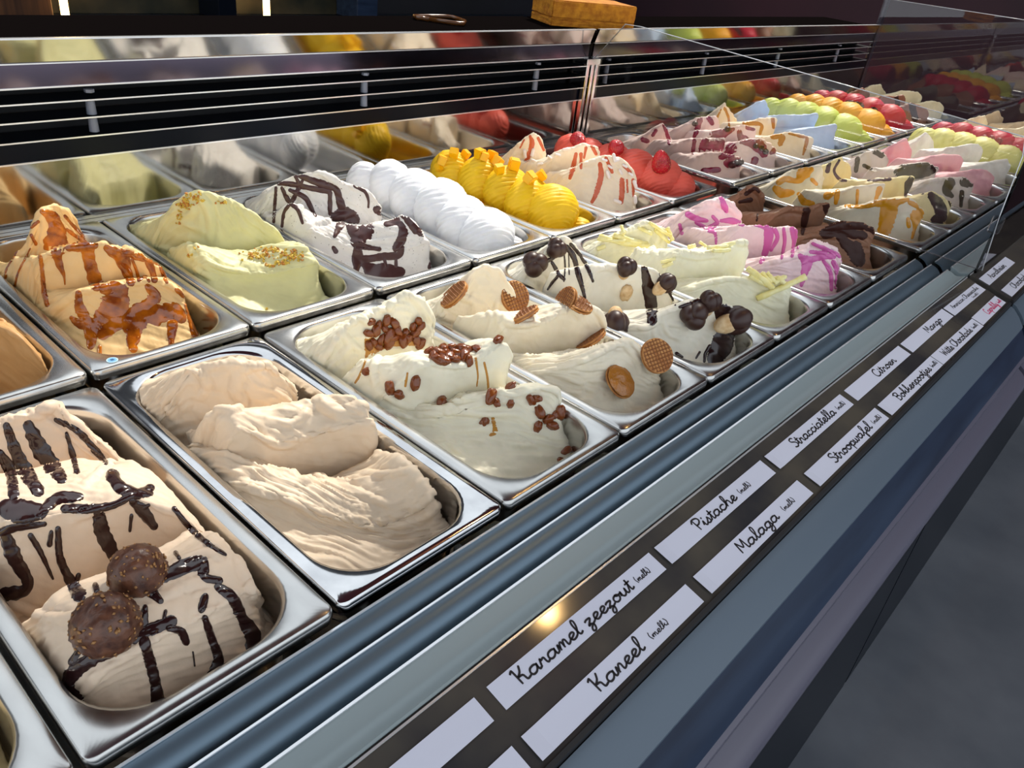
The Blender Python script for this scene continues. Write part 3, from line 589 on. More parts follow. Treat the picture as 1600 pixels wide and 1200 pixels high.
tub('rasp', 14, 1, lobes5(70, .0026), ice_mat('raspberry_sorbet', (196, 28, 56)), 'raspberry_sorbet', 'crimson sorbet in the back row beside the orange sorbet', 'steel pan holding the back-row crimson sorbet')
tub('choc2', 15, 1, three(jit(GA, .006, 1), jit(GB, .006, 2), jit(GC, .006, 3), 75), ice_mat('milk_chocolate_ice', (146, 100, 76)), 'milk_chocolate_ice_cream', 'milk chocolate ice cream near the far end of the back row', 'steel pan holding the back-row milk chocolate ice cream')
tub('cream', 16, 1, three(jit(GA, .008, 4), jit(GB, .008, 5), jit(GC, .004, 6), 79, rag=.5), ice_mat('vanilla_ice', (240, 226, 188)), 'vanilla_ice_cream', 'vanilla coloured ice cream last in the back row', 'steel pan last in the back row')
tub('mdrip', 8, 0, three([(-.064,.305,.02),(-.02,.288,.05),(.02,.252,.064),(.052,.245,.02)], [(-.056,.196,.032),(0,.166,.049),(.062,.126,.058)], [(-.064,.16,.008),(-.01,.11,.042),(.03,.07,.05),(.064,.042,.02)], 84), ice_mat('mango_ripple_ice', (241, 232, 206)), 'mango_ripple_ice_cream', 'cream ice cream with yellow mango sauce, front row past the partition', 'steel pan holding the cream ice cream with yellow sauce', base=-.058)
tub('banana', 9, 0, three([(-.058,.286,.036),(-.02,.264,.058),(.01,.248,.04),(.03,.245,.01)], [(-.056,.192,.028),(0,.151,.046),(.06,.126,.048)], [(-.058,.102,.02),(0,.072,.04),(.062,.04,.016)], 88), ice_mat('banana_ice', (238, 220, 158)), 'banana_ice_cream', 'light yellow ice cream with dark chocolate streaks', 'steel pan holding the light yellow ice cream with chocolate', base=-.058)
tub('cookie', 10, 0, three(jit(GA, .006, 11), jit(GB, .006, 12), jit(GC, .006, 13), 92, rag=2.), ice_mat('cookie_ice', (214, 200, 190)), 'cookie_ice_cream', 'greyish ice cream half covered in black chocolate', 'steel pan holding the greyish ice cream with black chocolate', base=-.058)
tub('pink2', 11, 0, three(jit(GA, .004, 14), jit(GB, .004, 15), jit(GC, .004, 16), 96, rag=.6), ice_mat('rose_ice', (240, 178, 182)), 'rose_ice_cream', 'plain rose pink ice cream in smooth folds', 'steel pan holding the plain rose pink ice cream', base=-.058)
tub('white', 12, 0, three(jit(GA, .008, 17), jit(GB, .006, 18), jit(GC, .006, 19), 100, rag=.6), ice_mat('coconut_ice', (238, 232, 218)), 'coconut_ice_cream', 'plain white ice cream beside the rose pink one', 'steel pan holding the plain white ice cream beside the rose one', base=-.058)
tub('lemon', 13, 0, lobes5(104), ice_mat('lemon_yellow_sorbet', (236, 230, 138)), 'pale_yellow_sorbet', 'pale lemon yellow sorbet in the front row', 'steel pan holding the pale lemon yellow sorbet')
tub('rasp2', 14, 0, lobes5(110, .0026), ice_mat('red_fruit_sorbet', (200, 30, 62)), 'red_fruit_sorbet', 'crimson sorbet topped with red berries in the front row', 'steel pan holding the front-row crimson sorbet with berries')
tub('cream2', 15, 0, three(jit(GA, .006, 20), jit(GB, .006, 21), jit(GC, .006, 22), 116), ice_mat('almond_ice', (232, 218, 184)), 'almond_ice_cream', 'cream coloured ice cream just behind the front-row crimson sorbet', 'steel pan holding the cream ice cream behind the crimson sorbet', base=-.058)
tub('beige2', 16, 0, three(jit(GA, .006, 23), jit(GB, .006, 24), jit(GC, .006, 25), 120), ice_mat('biscuit_beige_ice', (222, 196, 160)), 'pale_biscuit_ice_cream', 'biscuit beige ice cream last in the front row', 'steel pan last in the front row', base=-.058)

# sticker on the caramel pan
stk = bmesh.new(); bmesh.ops.create_cone(stk, cap_ends=True, segments=28, radius1=.0052, radius2=.0052, depth=.0004)
sme = bpy.data.meshes.new('sticker'); stk.to_mesh(sme); stk.free(); sme.materials.append(mat('pale_blue_sticker', lin((190, 225, 240)), .4))
so_ = new_obj('sticker', sme, TUB['caramel']['pan']); so_.location = (-.0605, .0115, .0003); tag(so_, 'small round pale blue sticker')
bm = bmesh.new(); bmesh.ops.create_cone(bm, cap_ends=True, segments=24, radius1=.0042, radius2=.0042, depth=.0003)
for a_ in (0, 1.05, 2.1): bmesh.ops.create_cube(bm, size=1, matrix=Matrix.Translation((0, 0, .0002)) @ Matrix.Rotation(a_, 4, 'Z') @ Matrix.Diagonal((.0042, .0007, .0003, 1)))
sm2 = bpy.data.meshes.new('sticker_print'); bm.to_mesh(sm2); bm.free(); sm2.materials.append(mat('sticker_blue', lin((120, 175, 215)), .4)); sm2.materials.append(mat('sticker_dark', lin((40, 90, 140)), .4))
for p_ in sm2.polygons: p_.material_index = 0 if p_.vertices[0] < 48 and len(p_.vertices) != 4 else (0 if max(p_.vertices) < 48 else 1)
so2 = new_obj('sticker_print', sm2, so_); so2.location = (0, 0, .0002)

# ------------------------------------------------------------------ sauces that cling to the surfaces
CROP = {1: (0, 560, 1.874), 2: (0, 280, 2.857), 4: (480, 400, 3.0), 5: (660, 360, 2.7586), 6: (880, 280, 3.077), 7: (360, 200, 2.667), 'b1': (600, 0, 3.2), 'b2': (960, 100, 4.324), 'c3': (1180, 180, 3.81), 0: (0, 0, 1.)}
def hit(key, px, py):
    h = TUB[key]['bvh'].ray_cast(Vector(CAM), Vector(pray(px, py)))
    return (None, None) if h[0] is None else (np.array(h[0]), np.array(h[1]))
def cling(key, crop, strokes, thick=.0016, step=2.2, rel=None):
    """ribbons that follow the surface under each stroke, domed by `thick` (or by a share of their width)"""
    ox, oy, sc = CROP[crop]; vs = []; fs = []; own = []; NA = 9
    for si, st in enumerate(strokes):
        P = np.array(st, float); P[:, 0] = ox+P[:, 0]/sc; P[:, 1] = oy+P[:, 1]/sc; P[:, 2] /= sc
        Q = np.vstack([2*P[0]-P[1], P, 2*P[-1]-P[-2]]); out = []
        for i in range(1, len(Q)-2):
            n = max(2, int(np.linalg.norm(Q[i+1, :2]-Q[i, :2])/step))
            for k in range(n):
                t = k/n; a, b, c, d = Q[i-1], Q[i], Q[i+1], Q[i+2]
                out.append(.5*((2*b)+(-a+c)*t+(2*a-5*b+4*c-d)*t*t+(-a+3*b-3*c+d)*t**3))
        out.append(Q[-2]); R = np.array(out)
        w0 = max(R[0, 2], .6); w1 = max(R[-1, 2], .6)
        t0 = (R[1, :2]-R[0, :2]); t0 /= np.linalg.norm(t0)+1e-9; t1 = (R[-1, :2]-R[-2, :2]); t1 /= np.linalg.norm(t1)+1e-9
        pre = [np.r_[R[0, :2]-t0*w0*f, w0*math.sqrt(max(0, 1-f*f))] for f in (.97, .75, .4)]; post = [np.r_[R[-1, :2]+t1*w1*f, w1*math.sqrt(max(0, 1-f*f))] for f in (.4, .75, .97)]
        R = np.vstack([pre, R, post]); M_ = len(R)
        R[:, 2] *= 1+.22*noise(np.stack([np.arange(M_)*.23+P[0, 0], np.full(M_, P[0, 1]*.37), np.zeros(M_)], -1))
        T = np.gradient(R[:, :2], axis=0); T /= np.linalg.norm(T, axis=1)[:, None]+1e-9; Np = np.stack([-T[:, 1], T[:, 0]], -1)
        grid = {}
        for i in range(M_):
            for k in range(NA):
                s = -1+2*k/(NA-1); px, py = R[i, :2]+Np[i]*s*R[i, 2]
                p, n = hit(key, px, py)
                if p is None: continue
                if n@(p-CAM) > 0: n = -n
                if rel:
                    fade = math.sin(math.pi*(i+.5)/M_)**.5; ww = R[i, 2]*((p-CAM)@FWD)/FPX
                    h = min(.0075, rel*ww)*(max(0, 1-s*s)**.8)*fade*(1+.25*math.sin(i*.31+P[0, 0]))-.0004
                else:
                    endf = min(1, i/3., (M_-1-i)/3.)
                    h = thick*math.sqrt(max(0, 1-s*s))*(.35+.65*endf)*min(1., .5+R[i, 2]/6.)-.0003
                grid[i, k] = len(vs); vs.append(p+n*h); own.append(si)
        for i in range(M_-1):
            for k in range(NA-1):
                c4 = [(i, k), (i+1, k), (i+1, k+1), (i, k+1)]
                if all(c in grid for c in c4):
                    ids = [grid[c] for c in c4]; qd = [vs[j] for j in ids]
                    if max(np.linalg.norm(qd[a]-qd[(a+1) % 4]) for a in range(4)) < .016:
                        fn = np.cross(qd[1]-qd[0], qd[3]-qd[0]); fs.append(ids if fn@(CAM-qd[0]) > 0 else ids[::-1])
    return vs, fs, own
def sculpt(key, crop, strokes, rel=.62, step=2.0):
    """folds and smears: raise ridges on the ice cream's own mesh along each stroke, with a shallow groove beside them"""
    T_ = TUB[key]; ox, oy, sc = CROP[crop]; V = T_['V'].copy(); me = T_['o'].data
    Nn = np.zeros(len(V)*3); me.vertex_normals.foreach_get('vector', Nn); Nn = Nn.reshape(-1, 3); H = np.zeros(len(V)); Gv = np.zeros(len(V))
    for st in strokes:
        P = np.array(st, float); P[:, 0] = ox+P[:, 0]/sc; P[:, 1] = oy+P[:, 1]/sc; P[:, 2] /= sc
        Q = np.vstack([2*P[0]-P[1], P, 2*P[-1]-P[-2]]); out = []
        for i in range(1, len(Q)-2):
            n = max(2, int(np.linalg.norm(Q[i+1, :2]-Q[i, :2])/step))
            for k in range(n):
                t = k/n; a, b, c, d = Q[i-1], Q[i], Q[i+1], Q[i+2]
                out.append(.5*((2*b)+(-a+c)*t+(2*a-5*b+4*c-d)*t*t+(-a+3*b-3*c+d)*t**3))
        M_ = len(out)
        for i, (px, py, w) in enumerate(out):
            p, n = hit(key, px, py)
            if p is None: continue
            if n@(p-CAM) > 0: n = -n
            ww = max(.0042, 1.7*w*((p-CAM)@FWD)/FPX); d = V+T_['o3']-p; r = np.linalg.norm(d, axis=1)/ww; near = (r < 1.7) & (Nn@n > -.1)
            amp = min(.008, rel*ww)*math.sin(math.pi*(i+.5)/M_)**.5
            rr_ = r[near]; h = np.where(rr_ < 1, amp*(.55*np.maximum(0, 1-rr_)+.45*np.maximum(0, 1-rr_**2)), 0); H[near] = np.maximum(H[near], h)
            g = np.where((rr_ >= .95), amp*.4*np.maximum(0, 1-np.abs(rr_-1.3)/.4), 0); Gv[near] = np.maximum(Gv[near], g)
    V += Nn*np.where(H > 1e-6, H, -Gv)[:, None]
    T_['V'] = V; T_['bvh'] = BVHTree.FromPolygons([tuple(v) for v in (V+T_['o3'])], T_['F'])
    me.vertices.foreach_set('co', V.ravel()); me.update()
def sauce(key, crop, strokes, material, name, thick=.0016, step=2.2, wide=None):
    k_ = wide or (1.4 if step < 1.7 else 1.)
    vs, fs, own = cling(key, crop, [[(x, y, w*k_) for x, y, w in s] for s in strokes], thick, step)
    if not fs: return None
    # one child per separate run of sauce: strokes that touch belong together
    V = np.array(vs); n_ = len(vs); par = list(range(n_))
    def find(a):
        while par[a] != a: par[a] = par[par[a]]; a = par[a]
        return a
    for f in fs:
        for k in f[1:]: par[find(k)] = find(f[0])
    roots = {}
    for f in fs: roots.setdefault(find(f[0]), []).append(f)
    keys = list(roots); cl = {k: k for k in keys}; pts = {k: V[sorted({i for f in roots[k] for i in f})] for k in keys}
    def top(a):
        while cl[a] != a: a = cl[a]
        return a
    for ia, a in enumerate(keys):
        for b in keys[:ia]:
            if top(a) != top(b) and np.min(np.linalg.norm(pts[a][:, None]-pts[b][None], axis=2)) < .0016: cl[top(a)] = top(b)
    groups = {}
    for k in keys: groups.setdefault(top(k), []).extend(roots[k])
    o3 = TUB[key]['o3']
    for fl in groups.values():
        if len(fl) < 12: continue
        used = sorted({i for f in fl for i in f}); mp = {a: b for b, a in enumerate(used)}
        new_obj(name, mesh(name, [vs[i]-o3 for i in used], [[mp[i] for i in f] for f in fl], material, True), TUB[key]['o'])
CROP[3] = (200, 430, 2.448)
sculpt('kaneel', 3, [
 [(1130,735,14),(1180,800,16),(1190,870,14),(1130,930,12),(1000,965,10),(850,950,8),(700,890,6),(620,830,4)], [(1170,740,16),(1230,810,18),(1255,890,16),(1220,960,14),(1100,1010,10),(950,1040,8)], [(420,790,6),(520,810,8),(600,850,10),(700,910,10),(800,945,8)], [(650,790,10),(720,770,16),(780,790,12)], [(830,800,8),(930,850,10),(1010,880,8)], [(900,750,8),(1000,760,10),(1080,740,8)],
 [(720,450,16),(760,500,20),(830,540,14)], [(850,510,14),(920,505,20),(990,560,12)], [(430,560,8),(560,650,10),(640,655,8)], [(540,560,6),(640,560,8),(700,500,8)],
 [(270,520,14),(310,545,18),(270,620,18),(240,650,12)], [(420,390,16),(410,450,14),(440,490,10),(390,510,10),(300,500,8)], [(260,360,8),(300,420,10),(280,470,8)], [(170,440,14),(150,490,16),(180,560,12)], [(440,370,10),(530,340,14),(580,380,8)]])
sculpt('malaga', 4, [[(430,430,10),(340,460,14),(305,530,14),(330,620,12),(420,690,10),(520,720,8)], [(480,690,8),(640,710,10),(720,660,14),(830,650,12)], [(560,735,10),(700,735,10),(850,745,8),(1000,745,8)], [(700,870,6),(850,860,8),(1000,880,8),(1150,870,8)], [(640,850,6),(760,950,8),(900,970,8)], [(440,180,16),(500,200,16),(560,260,16),(590,340,14),(540,440,12),(500,470,10)], [(250,280,12),(300,340,12)], [(330,250,12),(400,240,14)], [(160,350,12),(200,420,14),(150,480,12)], [(180,380,10),(260,460,10)], [(1120,620,14),(1190,640,14),(1215,700,10)], [(800,480,10),(840,420,14),(900,395,12)], [(530,480,6),(650,510,8),(760,520,6)], [(600,800,7),(720,820,9),(860,800,9),(1020,810,7)], [(760,1010,8),(900,1005,10),(1080,1000,8)]])
sculpt('stroop', 5, [[(500,608,8),(620,590,10),(740,545,10),(820,500,10),(880,480,12)], [(900,490,10),(960,540,12),(985,600,10),(950,660,8)], [(880,500,8),(930,560,10),(945,620,8)], [(560,610,6),(680,660,8),(780,720,8)], [(1000,530,10),(1035,620,12),(1000,650,8),(930,660,6)], [(190,230,12),(170,280,12),(230,310,10)], [(330,300,8),(320,350,10),(340,420,10),(370,470,8)], [(260,320,8),(300,380,8),(280,440,8)], [(350,375,12),(370,400,14),(440,410,10),(520,400,8)], [(660,340,14),(680,380,8)], [(700,320,10),(760,350,12),(800,430,10)], [(90,300,10),(80,360,12),(160,400,8)], [(520,640,5),(640,690,7),(760,750,7)], [(620,600,5),(740,600,7),(820,570,6)]])
sculpt('bokken', 5, [[(880,415,10),(960,420,10),(1010,400,10),(1020,365,10),(1070,340,8)], [(1000,420,6),(1010,470,6),(1080,500,6)], [(760,170,12),(800,155,12),(850,175,10)], [(1060,400,8),(1150,420,8)], [(470,200,10),(520,230,12),(500,270,10)], [(1040,380,6),(1060,440,7),(1130,480,6)]])
sculpt('witte', 6, [[(600,530,8),(700,495,10),(820,478,10),(900,500,8)], [(850,300,14),(890,310,14),(905,350,10)], [(540,360,8),(640,380,8),(760,370,8)], [(400,220,12),(460,260,14),(430,330,12),(460,400,8)], [(900,560,6),(1000,610,8),(1080,620,8)], [(300,300,12),(360,340,12),(330,390,8)]])
sculpt('pink', 6, [[(560,200,10),(640,160,12),(720,140,12)], [(620,240,8),(700,260,10),(780,250,8)], [(940,410,8),(1060,385,10),(1150,360,10)], [(1200,290,12),(1240,320,10),(1330,340,10)], [(600,290,8),(680,300,8)], [(1120,460,6),(1250,480,6),(1340,470,6)], [(580,240,10),(640,280,10),(740,290,8)], [(700,110,10),(780,120,14),(850,180,10)]])
sculpt('caramel', 2, [[(160,190,8),(140,330,10),(180,420,8)], [(100,290,12),(70,380,12),(130,470,10),(160,560,10),(230,580,8),(330,520,6)], [(170,350,8),(280,310,10),(430,290,10)], [(230,580,8),(330,510,10),(470,480,8)], [(180,590,8),(300,690,10),(420,760,8)], [(610,460,8),(720,450,12),(800,500,10)], [(200,330,8),(160,420,8),(220,540,8)], [(430,285,10),(520,290,12),(640,335,10)]])
sculpt('pist', 2, [[(700,230,10),(690,290,10),(780,320,8)], [(850,250,12),(840,300,12),(870,350,10),(930,400,6)], [(880,60,12),(920,120,14),(940,190,12),(930,300,8)], [(800,180,10),(880,230,8)], [(900,350,8),(1000,400,8),(1100,410,8)], [(1420,330,12),(1380,310,10),(1280,300,8)], [(790,320,8),(900,420,8),(970,440,6)], [(1450,560,14),(1510,480,14),(1540,500,8)], [(820,90,14),(860,130,14),(830,180,12)], [(1100,330,8),(1200,300,10),(1300,300,8)]])
sculpt('strac', 7, [[(170,300,10),(140,350,12),(200,410,8)], [(320,400,8),(420,380,10),(520,350,8)], [(360,180,12),(420,210,12),(470,250,8)], [(500,480,6),(620,470,8),(760,450,6)], [(850,560,12),(900,590,12),(840,610,8)], [(590,340,10),(700,330,12),(800,360,10)], [(230,260,10),(300,290,12),(280,360,8)]])
sculpt('truffle', 1, [[(0,710,8),(150,760,10),(250,740,8),(330,690,6)], [(110,165,14),(160,140,16),(190,180,10)], [(330,290,10),(280,340,10),(230,380,8)], [(520,590,8),(600,565,12),(650,580,10)], [(480,690,6),(560,660,8),(620,650,6)], [(700,570,12),(740,680,14),(790,760,12),(780,850,10)], [(200,480,8),(300,440,10),(420,390,8)], [(20,720,10),(100,870,12),(180,960,12)]])
sculpt('choc', 6, [[(850,60,8),(900,40,10),(950,70,10),(960,120,8)], [(1020,170,8),(1100,140,12),(1180,160,10)], [(1140,285,8),(1230,270,10),(1330,280,8)]])
sauce('caramel', 2, [
 [(190,145,14),(230,170,30),(250,210,40),(250,260,55),(245,300,55)], [(290,165,8),(320,200,8),(370,250,10),(395,285,12)], [(300,225,8),(340,255,10),(400,290,18)], [(170,190,8),(140,215,8)], [(140,250,8),(160,290,8)],
 [(95,290,4),(60,350,4),(30,400,5),(25,440,6)], [(135,310,4),(110,360,5),(80,420,5),(65,480,6)],
 [(310,305,20),(370,300,25),(420,295,20)], [(390,310,35),(400,370,30),(415,420,32),(430,470,32)], [(250,320,28),(265,380,18),(285,430,8),(290,470,3)], [(180,345,10),(190,420,10),(195,490,12),(210,560,12)], [(480,310,20),(540,350,35),(565,410,25),(585,460,20)], [(540,320,12),(600,340,20),(680,360,18),(730,380,15)], [(590,360,8),(610,410,8),(620,450,8)], [(665,370,20),(680,410,15),(690,450,15)], [(715,380,10),(735,440,10),(745,460,8)], [(620,450,10),(650,435,8),(665,455,8)],
 [(470,490,30),(510,500,60),(510,560,70),(460,610,40),(420,660,30),(405,740,22)], [(350,510,15),(355,570,25),(385,630,30),(400,700,22)], [(320,620,12),(345,640,20),(400,660,25)], [(660,480,15),(690,520,30),(660,560,30),(600,600,40),(570,640,40)], [(590,650,50),(640,610,50),(720,600,50),(780,590,40),(810,620,25)], [(600,680,40),(590,740,25),(595,755,22)], [(770,650,30),(765,700,20),(765,740,14)], [(460,690,30),(520,640,40)], [(830,560,10),(850,620,15),(870,690,20)], [(445,750,10),(445,780,10)], [(790,495,12),(820,520,15)]],
 S_CARAMEL, 'caramel_sauce')
sauce('truffle', 1, [
 [(20,200,14),(45,270,20),(75,330,24),(110,385,22)], [(85,200,20),(115,260,28),(150,310,28),(180,350,18)], [(0,280,16),(30,330,18),(40,400,18)], [(165,180,8),(230,215,10),(280,270,12),(310,305,8)], [(195,220,6),(215,290,10),(225,330,10)],
 [(20,440,30),(60,450,40),(110,450,30)], [(120,450,14),(170,410,20),(230,405,16)], [(190,440,14),(260,440,16),(330,430,12),(390,400,12),(440,380,14)], [(330,345,24),(350,375,20),(390,395,20),(440,395,10)], [(290,460,20),(300,510,26),(325,560,22),(340,595,18)], [(390,420,14),(420,450,20),(450,490,14)], [(435,430,6),(420,440,8)], [(170,500,10),(175,580,13),(200,640,16),(230,690,24)], [(230,635,8),(215,680,10)], [(0,510,14),(50,495,14),(130,485,8)], [(20,530,22),(45,590,26),(80,650,18),(70,680,20),(20,690,25)], [(90,520,10),(120,570,9),(155,645,4)], [(510,440,8),(560,500,10),(620,550,8),(660,575,5)], [(150,510,8),(145,545,9)], [(280,665,10),(285,690,8)], [(385,460,6),(380,505,5)],
 [(480,640,20),(540,610,24),(590,600,22),(600,640,14),(640,650,14)], [(470,710,10),(440,680,20)], [(600,700,14),(590,735,12)], [(640,670,14),(680,700,18),(710,760,18),(740,810,26),(735,840,20)], [(600,760,10),(620,820,14),(640,880,16),(630,930,22),(680,900,16)], [(420,820,18),(440,890,18),(455,950,18),(462,1000,22)], [(500,770,20),(440,795,20),(390,815,22)], [(495,790,10),(530,800,14),(545,830,12)], [(425,730,10),(420,770,16)], [(340,850,22),(270,880,22),(215,920,25),(200,960,20),(230,1000,16)], [(240,840,10),(210,890,12)], [(565,860,3),(570,900,3)], [(485,740,6),(480,760,6)], [(515,570,8),(525,585,6)]],
 S_CHOC, 'chocolate_sauce')
sauce('strac', 7, [
 [(280,195,8),(330,215,12),(400,240,14),(440,255,12),(455,300,14),(470,350,16)], [(200,230,8),(260,235,10),(330,250,10),(410,265,10)], [(190,250,6),(185,320,6),(180,390,6)], [(215,250,6),(240,300,10),(280,340,8),(300,395,6)], [(250,260,8),(310,290,10),(340,340,8),(355,365,5)], [(415,270,8),(415,320,8),(415,360,6)], [(270,200,6),(290,240,8)], [(300,220,6),(260,300,8),(225,350,6),(215,410,5)], [(520,240,8),(560,265,7),(575,300,5),(575,330,4)],
 [(440,370,20),(480,360,30),(510,380,25)], [(470,380,20),(450,420,14),(435,450,8)], [(500,400,16),(520,440,22),(550,440,35),(570,420,25)], [(540,450,25),(530,480,25),(560,495,12),(620,505,8)], [(610,340,14),(650,360,16),(690,380,14)], [(650,400,10),(700,395,12),(720,430,16),(710,470,16),(690,500,14)], [(710,345,14),(750,380,22),(790,420,26),(830,440,18),(855,470,10)], [(850,470,8),(850,530,8),(830,580,8)], [(530,500,16),(530,550,20),(525,590,10)], [(530,550,18),(580,545,14),(640,535,14),(700,530,14),(715,500,10)], [(560,570,14),(600,600,30),(660,605,35),(705,600,20)], [(640,540,6),(650,580,6)], [(690,540,6),(690,580,6)], [(430,500,8),(440,515,8)]],
 S_STRAC, 'chocolate_threads', wide=1.25)
sauce('bokken', 5, [
 [(590,50,12),(600,70,14),(560,120,10),(540,130,10)], [(620,70,12),(650,110,14),(670,180,13),(690,250,10),(700,290,8)], [(640,60,8),(690,120,9),(720,180,9),(735,220,6)], [(610,90,4),(615,160,4),(610,220,3)], [(630,90,3),(633,190,3)], [(560,140,8),(590,190,10),(610,210,8)], [(590,190,8),(560,225,7),(540,255,4)],
 [(955,160,14),(970,230,26),(985,310,30),(990,390,22)], [(1030,185,12),(1050,230,14),(1075,280,10),(1090,320,6)],
 [(1110,330,8),(1150,320,14),(1210,305,22),(1270,320,30),(1300,350,35)], [(1285,350,30),(1300,400,34),(1310,440,45),(1290,490,48),(1265,545,42)], [(1340,400,25),(1330,450,30),(1300,520,30)], [(1240,500,10),(1220,530,8),(1215,565,6)], [(1195,525,6),(1180,550,5)], [(1095,530,8),(1120,545,6)]],
 S_CHOC, 'chocolate_stripes')
sauce('pink', 6, [
 [(760,90,12),(775,130,14),(785,155,8)], [(600,170,14),(640,190,14),(690,200,8)], [(720,180,8),(740,210,10),(700,240,12),(730,260,8),(735,310,5)], [(760,200,8),(810,200,14),(860,215,12)], [(560,220,8),(570,260,8)], [(640,210,8),(680,230,8)], [(880,205,10),(950,220,14),(985,235,20),(985,300,18),(965,370,12),(950,400,8)], [(1010,230,12),(1030,280,10),(1000,340,8)], [(1060,240,8),(1065,300,8),(1050,380,6)], [(1100,240,12),(1110,300,10),(1100,370,7)], [(1120,245,8),(1128,330,6)],
 [(1200,310,8),(1270,340,10),(1330,370,10)], [(1190,350,8),(1260,355,10)], [(1140,370,12),(1170,400,25),(1160,450,16),(1145,510,8)], [(1180,390,16),(1240,375,14),(1300,370,12)], [(1250,390,8),(1285,450,10),(1290,530,8)], [(1300,400,12),(1320,450,12),(1310,520,8)], [(1345,390,10),(1350,450,8),(1345,520,6)]],
 S_PINK, 'pink_sauce', wide=1.2)
sauce('choc', 6, [
 [(1170,150,20),(1160,200,18),(1150,260,10)], [(1270,120,30),(1280,170,22),(1290,220,16)], [(880,70,12),(920,45,10),(940,60,8)], [(900,100,14),(850,110,10)], [(930,200,5),(935,170,5)],
 [(1250,260,20),(1310,230,25),(1390,215,30),(1470,225,30),(1520,260,25),(1535,330,12),(1530,400,10)], [(1330,270,25),(1360,310,30),(1400,340,45),(1420,390,35)], [(1260,270,20),(1340,260,20),(1440,270,25)], [(1500,300,10),(1520,370,10)]],
 S_DARK, 'poured_chocolate')
sauce('mdrip', 'c3', [
 [(140,400,14),(180,380,14),(250,390,14),(300,340,25),(330,325,15)], [(125,440,18),(160,465,22),(220,460,12)], [(280,320,20),(270,360,20)], [(340,385,10),(365,410,8)], [(260,470,10),(290,515,16),(340,525,12)], [(430,480,20),(460,470,10)], [(490,460,14),(480,520,10)], [(610,450,8),(605,530,6)], [(740,440,14),(715,510,8)], [(540,540,8),(640,545,10),(720,530,12),(800,520,25),(900,500,14)], [(800,530,40),(790,600,40),(770,680,30)], [(920,520,10),(1000,560,18),(1010,610,16)], [(960,600,30),(950,670,10),(935,730,6)], [(910,620,10),(915,660,10)]],
 S_MANGO, 'mango_sauce', step=1.6)
sauce('banana', 'c3', [
 [(440,290,10),(430,330,12)], [(500,270,6),(470,330,6),(500,380,8),(540,390,6)], [(930,380,20),(910,430,18),(895,480,8)], [(1000,400,10),(995,460,10)], [(1050,480,20),(1090,530,28),(1110,600,32),(1080,630,28)], [(1120,470,10),(1170,520,14),(1180,620,12)], [(680,380,14),(740,375,16),(800,380,10)]],
 S_CHOC2, 'chocolate_streaks', step=1.6)
sauce('cookie', 'c3', [
 [(720,210,20),(750,230,20)], [(610,260,12),(600,330,10)], [(650,300,10),(690,320,8)], [(870,260,25),(900,300,25),(1000,290,20),(1100,290,20)], [(850,340,20),(950,350,25),(1050,330,20)], [(1160,400,25),(1140,450,20),(1170,480,10)], [(1250,400,25),(1330,410,15),(1350,470,10),(1330,540,6)], [(1230,460,12),(1225,540,8)], [(1120,300,16),(1150,330,20)]],
 S_CHOC2, 'black_chocolate', step=1.6)
sauce('chees', 'b1', [
 [(730,680,8),(740,720,14),(715,800,14)], [(770,690,8),(800,750,8)], [(700,700,6),(680,740,4)], [(960,770,10),(945,840,14),(930,890,10)], [(985,770,10),(985,840,8)], [(1040,730,12),(1060,770,10)], [(1010,740,10),(1000,790,6)], [(1080,820,12),(1085,880,16),(1060,970,14),(1040,1010,10)], [(1190,900,14),(1190,960,16),(1185,1010,14)], [(1215,900,6),(1218,960,6)], [(1245,900,10),(1248,980,8)], [(1110,790,10),(1140,860,10)], [(1230,860,10),(1200,830,10)]],
 S_RED, 'red_streaks', thick=.0009, step=1.8)
sauce('berry', 'b2', [
 [(340,410,14),(360,470,14),(370,540,8)], [(190,510,12),(220,520,14)], [(260,480,10),(280,450,10)], [(540,520,12),(530,600,10)], [(640,510,40),(610,570,35)], [(700,520,30),(690,570,25)], [(735,530,14),(735,600,10)], [(720,630,14),(790,610,20),(860,610,20)], [(770,670,25),(830,660,30),(880,660,14)], [(880,670,8),(865,760,6)], [(600,720,14),(700,715,16)]],
 S_BERRY, 'berry_sauce', thick=.0012, step=1.6)
sauce('berry2', 'b2', [
 [(580,370,14),(560,440,14),(540,490,10)], [(640,370,16),(660,400,12)], [(680,470,30),(740,460,30),(800,440,12)], [(845,460,14),(850,510,14)], [(790,570,30),(770,590,25)], [(870,510,25),(930,540,25),(980,560,35),(1010,600,25)], [(1090,580,20),(1060,600,12)], [(950,650,20),(940,670,16)], [(900,430,14),(940,440,10)]],
 S_BERRY, 'berry_sauce', thick=.0012, step=1.6)
sauce('cdriz', 'b2', [
 [(745,300,8),(770,360,8),(775,420,6)], [(720,310,5),(690,370,6)], [(880,400,14),(990,410,10),(985,470,8)], [(1070,370,10),(1075,430,8)], [(1110,370,8),(1120,430,6)], [(1070,490,14),(1130,490,18),(1120,540,14)], [(1180,470,6),(1260,490,8),(1300,500,10),(1290,560,10),(1275,610,6)], [(1330,490,8),(1350,500,6)]],
 S_TOFFEE, 'toffee_drizzle', thick=.0010, step=1.6)
sauce('malaga', 4, [
 [(285,440,12),(270,500,6),(245,560,7),(225,595,6)], [(790,480,8),(800,560,5),(795,610,4)], [(830,500,6),(845,570,7),(850,640,6)], [(970,440,8),(972,480,5)], [(870,760,8),(880,820,14),(860,840,8)], [(470,550,6),(460,610,7)],
 [(290,400,30),(300,440,30),(350,420,25),(420,400,25),(520,400,25)]], mat('raisin_syrup', lin((190, 135, 60)), .2), 'raisin_syrup', thick=.0007)
